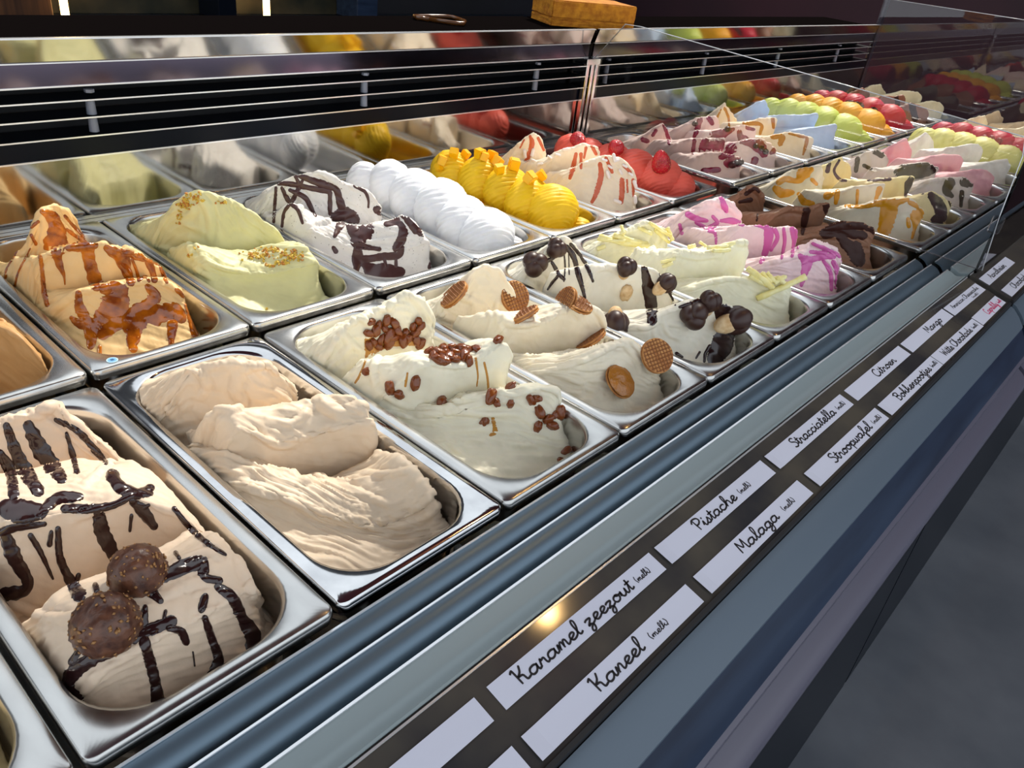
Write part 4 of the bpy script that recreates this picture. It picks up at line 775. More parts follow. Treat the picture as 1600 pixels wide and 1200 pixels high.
sauce('rasp', 0, [[(1325,160,3),(1345,165,4)], [(1365,172,4),(1372,182,4)]], S_CHOC, 'chocolate_bits', step=1.2)
sauce('choc2', 0, [[(1400,150,3),(1404,168,3)], [(1425,165,4),(1430,185,4)]], S_DARK, 'poured_chocolate', step=1.2)
# ------------------------------------------------------------------ toppings
def ico(name, sub, fn, material):
    bm = bmesh.new(); bmesh.ops.create_icosphere(bm, subdivisions=sub, radius=1.)
    P = np.array([v.co for v in bm.verts]); P2 = fn(P)
    for v, p in zip(bm.verts, P2): v.co = Vector(p)
    me = bpy.data.meshes.new(name); bm.to_mesh(me); bm.free(); me.materials.append(material)
    me.polygons.foreach_set('use_smooth', [True]*len(me.polygons)); return me
def spot(key, crop, X, Y):
    ox, oy, sc = CROP[crop]; px, py = ox+X/sc, oy+Y/sc
    for r_ in (0, 2, 4, 7, 10, 14):
        for a in range(0, 360, 45):
            p, n = hit(key, px+r_*math.cos(math.radians(a)), py+r_*math.sin(math.radians(a)))
            if p is not None:
                if n@(p-CAM) > 0: n = -n
                return p, n
            if r_ == 0: break
    return None, None
def depth(p): return (p-CAM)@FWD
def frame_from(axis_x, axis_z):
    z = np.array(axis_z, float); z /= np.linalg.norm(z); x = np.array(axis_x, float); x -= z*(x@z); x /= np.linalg.norm(x); y = np.cross(z, x)
    return Matrix(((x[0], y[0], z[0]), (x[1], y[1], z[1]), (x[2], y[2], z[2])))
def place(o, p, R): o.matrix_world = Matrix.Translation(Vector(p)) @ R.to_4x4()

# raisins
RAISM = mat('raisin_skin', lin((122, 60, 18)), .22, 0., Subsurface_Weight=.3, Subsurface_Scale=.003, Coat_Weight=.25, Coat_Roughness=.08)
add_bump(RAISM, 500, .6, .0006, 2)
RM = [ico('raisin', 3, lambda P, s=s: P*(1+.26*noise(P*1.3+s)+.10*np.abs(noise(P*3.3+s))+.05*noise(P*6+s))[:, None]*np.array([.0074, .0048, .0042]), RAISM) for s in (1., 5., 9., 14., 21.)]
RL = [(300,310),(330,322),(370,300),(405,310),(420,345),(360,340),(320,350),(290,360),(380,370),(345,390),(310,400),(285,418),(332,424),(380,412),(402,382),(460,360),(490,330),(520,300),(530,330),(502,360),(475,384),(510,392),(530,408),(445,394),
 (570,450),(602,436),(640,430),(662,418),(620,460),(590,478),(650,452),(682,440),(700,462),(672,474),(640,496),(720,440),(746,445),(755,492),(740,470),(800,440),(694,488),(612,494),
 (280,540),(390,620),(432,650),(505,590),(632,690),(895,390),(860,660),(886,686),(952,692),(955,615),(1075,665),(1050,674),(830,780),(1090,730),(1130,762),(1165,742),(1195,722),(1226,735),(1080,800),(1150,792),(1190,962),(1215,910),(1275,910)]
for i, (X, Y) in enumerate(RL):
    p, n = spot('malaga', 4, X, Y)
    if p is None: continue
    a = random.uniform(0, 6.28); t = np.cross(n, [math.cos(a), math.sin(a), .3]); o = new_obj('raisin', RM[i % 5]); lift = .0020 if i < 42 and i % 3 else .0008
    place(o, p+n*lift, frame_from(t, n+RNG.uniform(-.4, .4, 3))); s_ = random.uniform(.7, 1.2); o.scale = (s_, s_, s_)
    where = 'in the heap on the rear peak' if i < 24 else 'in the heap on the middle slab' if i < 42 else 'lying loose beside the middle slab' if i < 48 else 'on the front fold' if i < 62 else 'by the front right pan wall'
    tag(o, 'glossy brown raisin '+where+' of the cream-white ice cream' if i < 62 else 'glossy brown raisin '+where+' of the raisin ice cream', 'raisin', 'raisins '+where)

# nutty chocolate balls
BALLM = add_bump(vary(mat('nutty_chocolate', lin((84, 50, 38)), .35), lin((70, 40, 30)), lin((112, 72, 52)), 140), 260, .5, .001)
NUTM = mat('nut_bits', lin((164, 118, 70)), .4)
for (px, py, rp, lb) in ((215, 893, 42, 'nutty chocolate ball set further back on the beige ice cream'), (165, 976, 49, 'nutty chocolate ball nearest the pan front on the beige ice cream')):
    p, n = hit('truffle', px, py); rad = rp*depth(p)/FPX; c = CAM+pray(px, py)*(np.linalg.norm(p-CAM)-rad*.62)
    me = ico('chocolate_ball', 4, lambda P: P*(rad*(1+.035*fbm(P*3+px, 2)+.13*np.maximum(0, noise(P*6.5+px))+.03*noise(P*15+px)))[:, None], BALLM)
    o = new_obj('chocolate_ball', me, None, None, Vector(c)); tag(o, lb, 'chocolate', 'nutty chocolate balls')
    vs = []; fs = []
    for k in range(130):
        d_ = RNG.normal(size=3); d_ /= np.linalg.norm(d_); sz = rad*RNG.uniform(.03, .07); t = np.cross(d_, RNG.normal(size=3)); t /= np.linalg.norm(t); b = np.cross(d_, t); b0 = len(vs); cc = d_*rad*1.03
        vs += [cc+t*sz*1.6, cc+b*sz, cc-t*sz*1.4, cc-b*sz, cc+d_*sz*.8, cc-d_*sz]
        fs += [(b0, b0+1, b0+4), (b0+1, b0+2, b0+4), (b0+2, b0+3, b0+4), (b0+3, b0, b0+4), (b0+1, b0, b0+5), (b0+2, b0+1, b0+5), (b0+3, b0+2, b0+5), (b0, b0+3, b0+5)]
    nb = new_obj('nut_bits', mesh('nut_bits', vs, fs, NUTM, True), o); nb['kind'] = 'stuff'

# syrup waffles
WAFM = vary(mat('waffle', lin((188, 128, 66)), .6), lin((168, 106, 50)), lin((206, 150, 86)), 90)
WAFD = mat('toasted_waffle_ridge', lin((136, 82, 38)), .6)
SYRM = vary(mat('waffle_syrup', lin((150, 88, 24)), .2, 0., Coat_Weight=.4), lin((128, 70, 16)), lin((176, 112, 40)), 120)
def waffle_disc(name, R, z0, z1, up, frac=None):
    """disc with a pressed grid on the outer side"""
    nr, na = 28, 128; vs = []; fs = []
    for side in (0, 1):
        for i in range(nr+1):
            r_ = R*(i/nr)**.9
            for k in range(na):
                a = 2*math.pi*k/na; x, y = r_*math.cos(a), r_*math.sin(a)*(1+.02*math.sin(3*a))
                z = z1 if side else z0
                if (side == 1) == up:
                    g = max(0, math.cos(x*2*math.pi/.0042))**3+max(0, math.cos(y*2*math.pi/.0042))**3; g = min(1, g)*(1 if i < nr-1 else .3)
                    z += (.0013*g)*(1 if up else -1)
                if i == nr: z = (z0+z1)/2+(z-(z0+z1)/2)*.6
                vs.append((x, y, z))
    ring = (nr+1)*na
    for side in (0, 1):
        for i in range(nr):
            for k in range(na):
                f = (side*ring+i*na+k, side*ring+i*na+(k+1) % na, side*ring+(i+1)*na+(k+1) % na, side*ring+(i+1)*na+k)
                fs.append(f if not side else f[::-1])
    for k in range(na): fs.append((nr*na+k, nr*na+(k+1) % na, ring+nr*na+(k+1) % na, ring+nr*na+k))
    me = mesh(name, vs, fs); bm = bmesh.new(); bm.from_mesh(me); bmesh.ops.remove_doubles(bm, verts=bm.verts[:], dist=1e-6)
    if frac is not None:
        bmesh.ops.delete(bm, geom=[v for v in bm.verts if v.co.x+.002*math.sin(v.co.y*900) > frac*R], context='VERTS')
    bmesh.ops.recalc_face_normals(bm, faces=bm.faces[:]); bm.to_mesh(me); bm.free(); me.materials.append(WAFM); me.materials.append(WAFD)
    for f in me.polygons:
        zc_ = sum(me.vertices[v].co.z for v in f.vertices)/len(f.vertices)
        if (zc_ > z1+.0004) if up else (zc_ < z0-.0004): f.material_index = 1
    me.polygons.foreach_set('use_smooth', [True]*len(me.polygons))
    try: me.set_sharp_from_angle(angle=math.radians(50))
    except Exception: pass
    return me
RW = .0200
W_TOP = waffle_disc('waffle_layer', RW, .0006, .0024, True); W_BOT = waffle_disc('waffle_layer_under', RW, -.0024, -.0006, False)
W_TOPH = waffle_disc('waffle_piece', RW, .0006, .0024, True, .05); W_BOTH = waffle_disc('waffle_piece_under', RW, -.0024, -.0006, False, .05)
bm = bmesh.new(); bmesh.ops.create_cone(bm, cap_ends=True, segments=40, radius1=RW*.985, radius2=RW*.985, depth=.0013); W_SYR = bpy.data.meshes.new('syrup_layer'); bm.to_mesh(W_SYR); bm.free(); W_SYR.materials.append(SYRM)
SYRB = add_bump(mat('split_waffle_syrup', lin((170, 108, 34)), .25, 0., Coat_Weight=.4), 160, .7, .002)
def syr_blob():
    def f(P):
        Q = P*np.array([RW*.97, RW*.97, .0022]); Q[:, 2] += .0016*fbm(P*3.2, 2)+.0014; return Q
    return ico('split_syrup', 3, f, SYRB)
WL = [((137, 277), 135+0, .45, 1, 'full', 'round syrup waffle standing at the left rear of the cream ice cream', .006),
      ((425, 258), 20, .82, 1, 'full', 'round syrup waffle propped behind the smooth cream tongue', -.004),
      ((432, 366), 118, .22, 1, 'full', 'syrup waffle lying edge-on below the smooth cream tongue', .006),
      ((612, 300), 150, .5, 1, 'half', 'broken syrup waffle piece on top of the middle slab', .006),
      ((665, 312), 60, .45, 1, 'half', 'second broken syrup waffle piece on top of the middle slab', .006),
      ((725, 470), 123, .24, 1, 'full', 'syrup waffle wedged edge-on in the middle slab', .003),
      ((855, 650), 30, .68, 1, 'split', 'split waffle showing its amber syrup on the front fold', .009),
      ((1015, 537), 20, .84, 1, 'full', 'round syrup waffle standing upright at the right of the front fold', .007)]
for (X, Y), ang, ratio, sg, kind, lb, lift in WL:
    p, n = spot('stroop', 5, X, Y); ox, oy, sc = CROP[5]
    rv = pray(ox+X/sc, oy+Y/sc); c = p-rv*lift
    mdir = math.cos(math.radians(ang))*RIGHT-math.sin(math.radians(ang))*(-UP)*-1
    mdir = math.cos(math.radians(ang))*RIGHT+math.sin(math.radians(ang))*UP
    nz = -rv*ratio+mdir*math.sqrt(1-ratio*ratio)*sg; xax = np.cross(nz, mdir)
    e = empty('syrup_waffle'); place(e, c, frame_from(xax, nz)); tag(e, lb, 'waffle', 'syrup waffles in the cream ice cream')
    if kind == 'half':
        new_obj('waffle_layer', W_TOPH, e); new_obj('waffle_layer', W_BOTH, e)
    else:
        if kind == 'full': new_obj('waffle_layer', W_TOP, e)
        new_obj('waffle_layer', W_BOT, e)
        if kind == 'split': new_obj('syrup_layer', syr_blob(), e)
        else: new_obj('syrup_layer', W_SYR, e)

# chocolate-dipped biscuits
BISM = add_bump(vary(mat('biscuit_core', lin((222, 190, 142)), .7), lin((206, 168, 118)), lin((236, 208, 164)), 120), 200, .5, .001)
DIPM = mat('dipped_chocolate', lin((58, 34, 28)), .42)
def clover():
    bm = bmesh.new()
    for k in range(3):
        a = math.pi/2+math.pi*2/3*k; bmesh.ops.create_icosphere(bm, subdivisions=3, radius=.0115, matrix=Matrix.Translation((math.cos(a)*.0050, math.sin(a)*.0050, 0)) @ Matrix.Diagonal((1, 1, 1.3, 1)))
    me = bpy.data.meshes.new('chocolate_end'); bm.to_mesh(me); bm.free(); me.materials.append(DIPM); me.polygons.foreach_set('use_smooth', [True]*len(me.polygons)); return me
CLOV = clover()
CORE = ico('biscuit_core', 3, lambda P: P*np.array([.0105, .0105, .018])*(1+.06*noise(P*3))[:, None], BISM)
BL = [((485, 145), (-.6, -.5, .6), 1., .007, 1, 'chocolate-dipped biscuit at the left of the rear peak'), ((578, 78), (-.3, -.6, .7), .8, .004, 1, 'chocolate-dipped biscuit tucked behind the top of the rear peak'),
      ((880, 158), (-.3, -.4, .9), .75, .004, 1, 'chocolate-dipped biscuit at the back of the middle slab'), ((1068, 212), (.7, -.3, .6), .75, .004, 1, 'chocolate-dipped biscuit at the right end of the middle slab'),
      ((832, 382), (.4, .5, .8), 1., .006, 2, 'chocolate-dipped biscuit beside the foot of the middle slab, cream end up'), ((1240, 280), (-.2, -.3, 1.), .8, .004, 1, 'chocolate-dipped biscuit at the back of the front wave'),
      ((1172, 368), (-1, -.35, .3), 1., .008, 1, 'chocolate-dipped biscuit on the left of the front wave'), ((1385, 358), (1, -.5, .35), 1.05, .008, 1, 'chocolate-dipped biscuit on the right end of the front wave')]
for (X, Y), ax, s_, lift, ne, lb in BL:
    p, n = spot('bokken', 5, X, Y); ox, oy, sc = CROP[5]; rv = pray(ox+X/sc, oy+Y/sc); e = empty('dipped_biscuit'); axv = np.array(ax, float)
    place(e, p-rv*lift, frame_from(np.cross(axv, rv), axv)); e.scale = (s_*1.12,)*3
    tag(e, lb, 'biscuit', 'chocolate-dipped biscuits')
    k = new_obj('chocolate_end', CLOV, e); k.location = (0, 0, 0 if ne == 1 else -.006)
    c_ = new_obj('biscuit_core', CORE, e); c_.location = (0, 0, -.010 if ne == 1 else .004); c_.scale = (1, 1, 1) if ne == 1 else (.8, .8, .6)
nug = ico('nougat_bit', 3, lambda P: P*np.array([.0085, .0125, .004])*(1+.2*noise(P*2.5+3)+.12*noise(P*6))[:, None], BISM)
p, n = spot('bokken', 5, 878, 268); o = new_obj('biscuit_crumb', nug); place(o, p+n*.001, frame_from(np.cross(n, [0, 0, 1.]), n)); tag(o, 'pale biscuit crumb stuck on the face of the middle slab', 'biscuit')

# white chocolate curls
CURLM = vary(mat('white_chocolate', lin((246, 234, 158)), .45), lin((240, 224, 136)), lin((250, 243, 185)), 80)
CL = [((170,265),(410,325)),((165,290),(300,300)),((280,228),(290,272)),((200,318),(160,335)),((230,280),(400,312)),((400,212),(520,270)),((430,240),(510,302)),((480,240),(525,292)),((360,225),(430,260)),((470,400),(540,380)),((480,420),(530,402)),
 ((585,330),(615,310)),((650,302),(690,347)),((690,347),(790,325)),((710,357),(800,340)),((740,335),(830,320)),
 ((875,390),(1000,480)),((890,460),(980,510)),((935,575),(1150,450)),((960,420),(990,480)),((980,440),(1010,490)),((1000,462),(1070,452)),((940,480),(1010,520)),((1020,470),(1060,500)),((1125,620),(1127,670)),((1010,500),(1060,470)),((950,450),(1000,500))]
for i, (a, b) in enumerate(CL):
    ox, oy, sc = CROP[6]; mx_, my_ = (a[0]+b[0])/2, (a[1]+b[1])/2
    p, n = spot('witte', 6, mx_, my_)
    if p is None: continue
    dv = (RIGHT*(b[0]-a[0])-UP*(b[1]-a[1]))/sc*depth(p)/FPX; Ln = np.linalg.norm(dv); rv = pray(ox+mx_/sc, oy+my_/sc)
    dv = dv-n*(dv@n)*.6; dv = dv/np.linalg.norm(dv)
    r_ = .0044 if i in (0, 4, 16, 18) else random.uniform(.0022, .0034); K = 9
    bend = np.cross(dv, n)*random.uniform(-.12, .12)
    pts = [p+n*r_*1.1-rv*(.0015+.001*(i % 3))+dv*Ln*(k/(K-1)-.5)+bend*Ln*((k/(K-1)-.5)**2-.12) for k in range(K)]
    c0 = np.mean(pts, 0)
    me = tube('chocolate_curl', [q-c0 for q in pts], [r_*(1+.12*math.sin(k*1.9+i)) for k in range(K)], CURLM, 9)
    o = new_obj('chocolate_curl', me, None, None, Vector(c0)); wh = 'rear heap' if i < 11 else 'middle slab' if i < 16 else 'front wave'; tag(o, 'pale yellow chocolate curl on the '+wh+' of the ivory ice cream' if i not in (18, 24) else ('longest yellow chocolate curl lying across the front wave of the ivory ice cream' if i == 18 else 'short yellow chocolate curl standing in the front corner of the pan'), 'chocolate curl', 'chocolate curls on the '+wh)

# mango cubes
MCM = mat('mango_flesh', lin((250, 190, 8)), .3, 0., Subsurface_Weight=.4, Subsurface_Scale=.004)
bm = bmesh.new(); bmesh.ops.create_cube(bm, size=.0145); bmesh.ops.bevel(bm, geom=bm.edges[:], offset=.0012, segments=2, affect='EDGES')
for v in bm.verts: v.co.x *= 1+8*v.co.z; v.co.y *= 1-6*v.co.x
MC = bpy.data.meshes.new('mango_cube'); bm.to_mesh(MC); bm.free(); MC.materials.append(MCM); MC.polygons.foreach_set('use_smooth', [False]*len(MC.polygons))
for X, Y, s_ in ((885,132,1.),(930,110,1.),(972,117,.9),(1025,105,1.1),(1055,127,.9),(1090,117,1.05),(1130,120,1.1),(872,162,.8),(1120,178,1.),(1178,165,1.25),(1245,217,1.15),(1303,192,1.1)):
    p, n = spot('mango', 7, X, Y); o = new_obj('mango_cube', MC); rv = pray(360+X/2.667, 200+Y/2.667)
    place(o, p+n*.0045*s_-rv*.003, frame_from(RNG.normal(size=3), n+RNG.uniform(-.4, .4, 3))); o.scale = (s_, s_*.95, s_*1.05)
    wh = 'rear' if X < 1140 and Y < 165 else 'front'; tag(o, 'yellow mango cube on the '+wh+' scoops of the bright yellow sorbet', 'mango cube', 'mango cubes on the '+wh+' scoops')

# strawberries
STM = vary(mat('strawberry_skin', lin((196, 18, 34)), .25, 0., Coat_Weight=.3), lin((160, 10, 28)), lin((214, 30, 44)), 60)
add_bump(STM, 420, .9, .0012, voronoi=True)
def sb(P):
    z = P[:, 2]; w = np.where(z > 0, np.sqrt(np.maximum(0, 1-z**2)), (1-.45*z**2+.30*z)); w = np.sqrt(np.maximum(1-z**2, 0))*(1+.28*z)
    a = np.arctan2(P[:, 1], P[:, 0]); return np.stack([np.cos(a)*w*.0155, np.sin(a)*w*.0145, z*.021-.003*np.maximum(0, z-.6)], -1)
SB = ico('strawberry', 4, sb, STM); SEEDM = mat('strawberry_seed', lin((226, 190, 90)), .5)
seedv = []; seedf = []
for k in range(90):
    zz = -.92+1.8*((k+.5)/90); a = k*2.39996; q = sb(np.array([[math.cos(a)*math.sqrt(1-zz*zz), math.sin(a)*math.sqrt(1-zz*zz), zz]]))[0]; d_ = np.array([math.cos(a), math.sin(a), .3*zz]); d_ /= np.linalg.norm(d_); t = np.cross(d_, [0, 0, 1.]); t /= np.linalg.norm(t); u_ = np.cross(t, d_); b0 = len(seedv)
    seedv += [q+t*.0004, q+u_*.0008, q-t*.0004, q-u_*.0008, q+d_*.0005]; seedf += [(b0, b0+1, b0+4), (b0+1, b0+2, b0+4), (b0+2, b0+3, b0+4), (b0+3, b0, b0+4)]
SEEDS = mesh('seeds', seedv, seedf, SEEDM)
for X, Y, ax, s_, lb in ((1380, 815, (.35, -.1, -1.), 1.15, 'whole strawberry standing on the front scoop of the coral red sorbet'), (1158, 745, (-.5, -.5, .45), 1.0, 'strawberry lying in the middle of the coral red sorbet'), (972, 705, (.2, .9, .3), .95, 'dark strawberry at the back of the coral red sorbet')):
    p, n = spot('straw', 'b1', X, Y); rv = pray(600+X/3.2, Y/3.2); o = new_obj('strawberry', SB); a_ = np.array(ax); place(o, p-rv*(.010 if X > 1300 else .004)+n*(.008 if X > 1300 else .001), frame_from(np.cross(a_, rv), a_)); o.scale = (s_,)*3
    tag(o, lb, 'strawberry', 'strawberries on the coral red sorbet'); sdo = new_obj('seeds', SEEDS, o); sdo['kind'] = 'stuff'

# meringue sticks and crumbs
MERM = mat('meringue', lin((248, 240, 238)), .6)
def capsule(Ln, r_):
    pts = []; rr = []
    for k in range(13):
        t = k/12; pts.append((0, 0, (t-.5)*Ln)); rr.append(r_*max(.15, math.sqrt(max(0, 1-(2*t-1)**6))))
    return tube('meringue_stick', pts, rr, MERM, 10)
MS = capsule(.017, .0033)
for X, Y, vx, vy in ((702,768,.25,1),(740,762,-.1,1),(750,806,1,.5),(783,826,1,.2),(1165,1010,1,.35),(1295,1000,.1,1),(1298,918,.4,1),(905,750,1,-.3),(1100,800,1,.2),(1130,830,.6,.6),(1160,800,1,-.2),(1200,830,1,.4),(1180,860,.5,.7),(1230,870,.7,.5),(1150,790,.2,.8),(1120,870,.3,.9),(870,775,1,.3),(830,790,.6,.6)):
    p, n = spot('chees', 'b1', X, Y)
    if p is None: continue
    dv = RIGHT*vx-UP*vy; dv = dv-n*(dv@n)*.7; o = new_obj('meringue_stick', MS); rv = pray(600+X/3.2, Y/3.2)
    place(o, p+n*.0022-rv*.001, frame_from(np.cross(dv, n), dv)); s_ = 1. if abs(vx) < .5 or Y > 900 else .7; o.scale = (s_, s_, s_)
    tag(o, 'white meringue stick on the cream ice cream with red streaks', 'meringue', 'meringue sticks on the red-streaked ice cream')

# chopped nuts on the pistachio ice cream
NM = [mat('pistachio_nut', lin((208, 176, 70)), .6), mat('roasted_nut', lin((190, 128, 50)), .6)]
vs = []; fs = []; nutspots = []
for (cx, cy, sx, sy, nn) in ((830,110,30,35,46),(880,80,25,25,22),(800,150,12,30,10),(985,100,20,10,8),(1150,340,45,16,60),(1210,315,45,10,34),(1290,340,45,18,50),(1260,375,30,12,22),(1200,390,14,8,8),(1340,350,14,10,8),(880,305,10,8,3),(850,340,10,8,4),(1190,580,6,3,2)):
    for _ in range(nn): nutspots.append((cx+RNG.normal()*sx*.6, cy+RNG.normal()*sy*.6))
for X, Y in nutspots:
    p, n = hit('pist', X/2.857, 280+Y/2.857)
    if p is None: continue
    p = p-TUB['pist']['o3']+n*.0006; q = RNG.normal(size=(3, 3)); q, _ = np.linalg.qr(q); sz = RNG.uniform(.0014, .0028); b0 = len(vs)
    for s1, s2, s3 in ((1, .2, 0), (-1, .1, 0), (.1, .8, .2), (0, -.8, -.1), (.1, 0, .7), (-.1, .1, -.7)): vs.append(p+(q[0]*s1*1.3+q[1]*s2+q[2]*s3)*sz)
    fs += [(b0+a, b0+b, b0+c) for a, b, c in ((0,2,4),(2,1,4),(1,3,4),(3,0,4),(2,0,5),(1,2,5),(3,1,5),(0,3,5))]
nm = mesh('chopped_nuts', vs, fs, NM[0]); nm.materials.append(NM[1])
for i, p_ in enumerate(nm.polygons): p_.material_index = 1 if (i//8) % 3 == 0 else 0
no = new_obj('chopped_nuts', nm, TUB['pist']['o']); no['kind'] = 'stuff'

# berries
BBM = mat('black_berry', (.014, .003, .008), .3, Specular_IOR_Level=.2)
BBE = ico('black_berry', 3, lambda P: P*np.array([.0085, .0085, .0072])*(1+.08*noise(P*2))[:, None], BBM)
for key, X, Y in (('berry2', 760, 440), ('berry2', 950, 552), ('berry2', 990, 568), ('berry2', 1015, 590), ('berry2', 540, 402), ('berry', 820, 665), ('berry', 790, 680), ('berry', 850, 655)):
    p, n = spot(key, 'b2', X, Y); o = new_obj('black_berry', BBE); o.matrix_world = Matrix.Translation(Vector(p+n*.003)); s_ = random.uniform(.8, 1.05); o.scale = (s_,)*3
    tag(o, 'glossy black berry on the berry ripple ice cream' if key == 'berry2' else 'glossy dark berry on the berry-marbled ice cream next to the red sorbet', 'berry', 'dark berries on the '+('ripple' if key == 'berry2' else 'marbled')+' ice cream')
RBM = add_bump(mat('raspberry_skin', lin((150, 16, 40)), .4), 500, .8, .001, voronoi=True)
def rb(P):
    return P*np.array([.0085, .0085, .0095])*(1+.12*np.abs(np.sin(np.arctan2(P[:, 1], P[:, 0])*4))*np.abs(np.sin(P[:, 2]*7)))[:, None]
RBE = ico('red_berry', 3, rb, RBM)
for X, Y in ((1165,118),(1235,147),(1360,142),(1405,142),(1300,150),(1450,160)):
    p, n = spot('rasp2', 'c3', X, Y)
    if p is None: continue
    o = new_obj('red_berry', RBE); o.matrix_world = Matrix.Translation(Vector(p+n*.004)); tag(o, 'red berry on the front-row crimson sorbet', 'berry', 'red berries on the front-row crimson sorbet')

# ------------------------------------------------------------------ handwritten name tags
G = {
'a': (.55, [[(.42,.38),(.3,.45),(.12,.4),(.04,.2),(.1,.02),(.25,.03),(.38,.2),(.43,.42),(.41,.15),(.45,.02),(.58,.1)]]),
'b': (.5, [[(0,.1),(.15,.5),(.22,.9),(.15,1.0),(.08,.8),(.08,.1),(.2,0),(.35,.1),(.38,.3),(.28,.42),(.14,.35)], [(.38,.3),(.5,.3)]]),
'c': (.42, [[(.38,.36),(.28,.45),(.1,.38),(.04,.18),(.14,.01),(.3,.03),(.46,.14)]]),
'd': (.57, [[(.42,.36),(.28,.45),(.1,.38),(.04,.18),(.14,.01),(.3,.08),(.42,.35),(.47,1.0),(.44,.3),(.46,.03),(.6,.1)]]),
'e': (.42, [[(0,.12),(.2,.2),(.34,.34),(.28,.45),(.14,.4),(.07,.2),(.15,.02),(.3,.03),(.45,.14)]]),
'f': (.37, [[(0,.1),(.2,.4),(.34,.85),(.28,1.0),(.18,.8),(.16,0),(.14,-.38),(.24,-.3),(.22,0),(.4,.12)]]),
'g': (.52, [[(.42,.38),(.28,.45),(.1,.38),(.04,.18),(.14,.02),(.3,.08),(.42,.42),(.4,-.2),(.28,-.42),(.12,-.32),(.3,-.08),(.55,.1)]]),
'h': (.53, [[(0,.1),(.2,.55),(.26,.92),(.18,1.0),(.12,.7),(.1,0)], [(.1,.1),(.2,.38),(.32,.44),(.38,.3),(.38,.06),(.44,.01),(.56,.1)]]),
'i': (.26, [[(0,.12),(.12,.42),(.11,.1),(.17,.01),(.28,.1)], [(.15,.62),(.2,.74)]]),
'j': (.26, [[(0,.12),(.14,.42),(.14,-.2),(.04,-.42),(-.1,-.32),(.05,-.08),(.28,.1)], [(.16,.62),(.21,.74)]]),
'k': (.49, [[(0,.1),(.18,.55),(.24,.92),(.17,1.0),(.1,.7),(.09,0)], [(.38,.44),(.24,.28),(.12,.22)], [(.14,.22),(.3,.2),(.38,.03),(.52,.1)]]),
'l': (.28, [[(0,.1),(.18,.5),(.25,.9),(.17,1.02),(.1,.75),(.1,.12),(.18,.01),(.3,.1)]]),
'm': (.62, [[(0,.1),(.08,.42),(.09,0)], [(.09,.12),(.2,.42),(.28,.38),(.28,0)], [(.28,.12),(.38,.42),(.47,.38),(.47,.06),(.53,.01),(.64,.1)]]),
'n': (.47, [[(0,.1),(.08,.42),(.09,0)], [(.09,.12),(.22,.43),(.32,.38),(.32,.06),(.38,.01),(.5,.1)]]),
'o': (.46, [[(.24,.45),(.1,.38),(.04,.2),(.12,.02),(.28,.03),(.38,.2),(.34,.4),(.22,.45),(.3,.34),(.5,.36)]]),
'p': (.46, [[(0,.1),(.1,.44),(.1,-.4)], [(.1,.2),(.2,.42),(.34,.42),(.4,.24),(.32,.04),(.16,.03)], [(.32,.04),(.5,.1)]]),
'r': (.4, [[(0,.1),(.1,.46),(.12,.36),(.26,.4),(.28,.1),(.34,.01),(.44,.1)]]),
's': (.36, [[(0,.08),(.14,.3),(.2,.46),(.26,.25),(.24,.04),(.1,.0),(.04,.08)], [(.24,.04),(.4,.1)]]),
't': (.29, [[(0,.1),(.14,.5),(.16,.85),(.14,.12),(.2,.01),(.32,.1)], [(.0,.56),(.32,.6)]]),
'u': (.49, [[(0,.12),(.08,.42),(.07,.12),(.16,.01),(.28,.12),(.36,.42),(.35,.1),(.41,.01),(.52,.1)]]),
'w': (.55, [[(0,.3),(.06,.42),(.06,.1),(.14,.01),(.24,.12),(.27,.4),(.28,.1),(.36,.01),(.46,.15),(.46,.42),(.58,.36)]]),
'y': (.45, [[(0,.12),(.08,.42),(.07,.14),(.16,.03),(.28,.14),(.35,.42),(.34,-.2),(.22,-.42),(.1,-.3),(.3,-.06),(.48,.1)]]),
'z': (.43, [[(0,.36),(.14,.44),(.32,.4),(.18,.2),(.06,.04),(.2,.06),(.28,-.1),(.2,-.38),(.06,-.36),(.14,-.12),(.46,.1)]]),
'A': (.5, [[(0,0),(.25,.95)], [(.25,.95),(.36,.45),(.42,0),(.52,.08)], [(.08,.36),(.4,.36)]]),
'B': (.56, [[(.1,.95),(.12,0)], [(-.05,.8),(.2,.98),(.44,.85),(.36,.58),(.14,.52)], [(.14,.52),(.42,.46),(.48,.2),(.3,.0),(.05,.02)]]),
'C': (.5, [[(.46,.82),(.34,.97),(.1,.8),(.02,.4),(.12,.05),(.34,.0),(.52,.14)]]),
'K': (.6, [[(-.02,.86),(.08,.97),(.12,.9),(.14,0)], [(.46,1.0),(.34,.66),(.16,.46)], [(.16,.46),(.36,.4),(.42,.06),(.62,.1)]]),
'M': (.62, [[(0,0),(.04,.5),(.08,.94)], [(.08,.94),(.27,.3),(.46,.94)], [(.46,.94),(.48,.4),(.5,.04),(.64,.08)]]),
'P': (.48, [[(.12,.95),(.14,0)], [(-.04,.74),(.12,.98),(.4,.92),(.46,.66),(.3,.46),(.14,.44)]]),
'S': (.48, [[(.44,.84),(.32,.98),(.12,.88),(.14,.66),(.36,.46),(.42,.2),(.26,.0),(.04,.1)]]),
'W': (.62, [[(0,.92),(.12,.02)], [(.12,.02),(.28,.7)], [(.28,.7),(.42,.02)], [(.42,.02),(.56,.95)]]),
'(': (.24, [[(.14,1),(.02,.5),(.14,-.1)]]), ')': (.24, [[(.04,1),(.16,.5),(.04,-.1)]]), ' ': (.3, [])}
def strokes_of(text):
    x = 0; out = []
    for ch in text:
        adv, ss = G[ch]
        for s in ss: out.append([(x+a, b) for a, b in s])
        x += adv
    return out, x
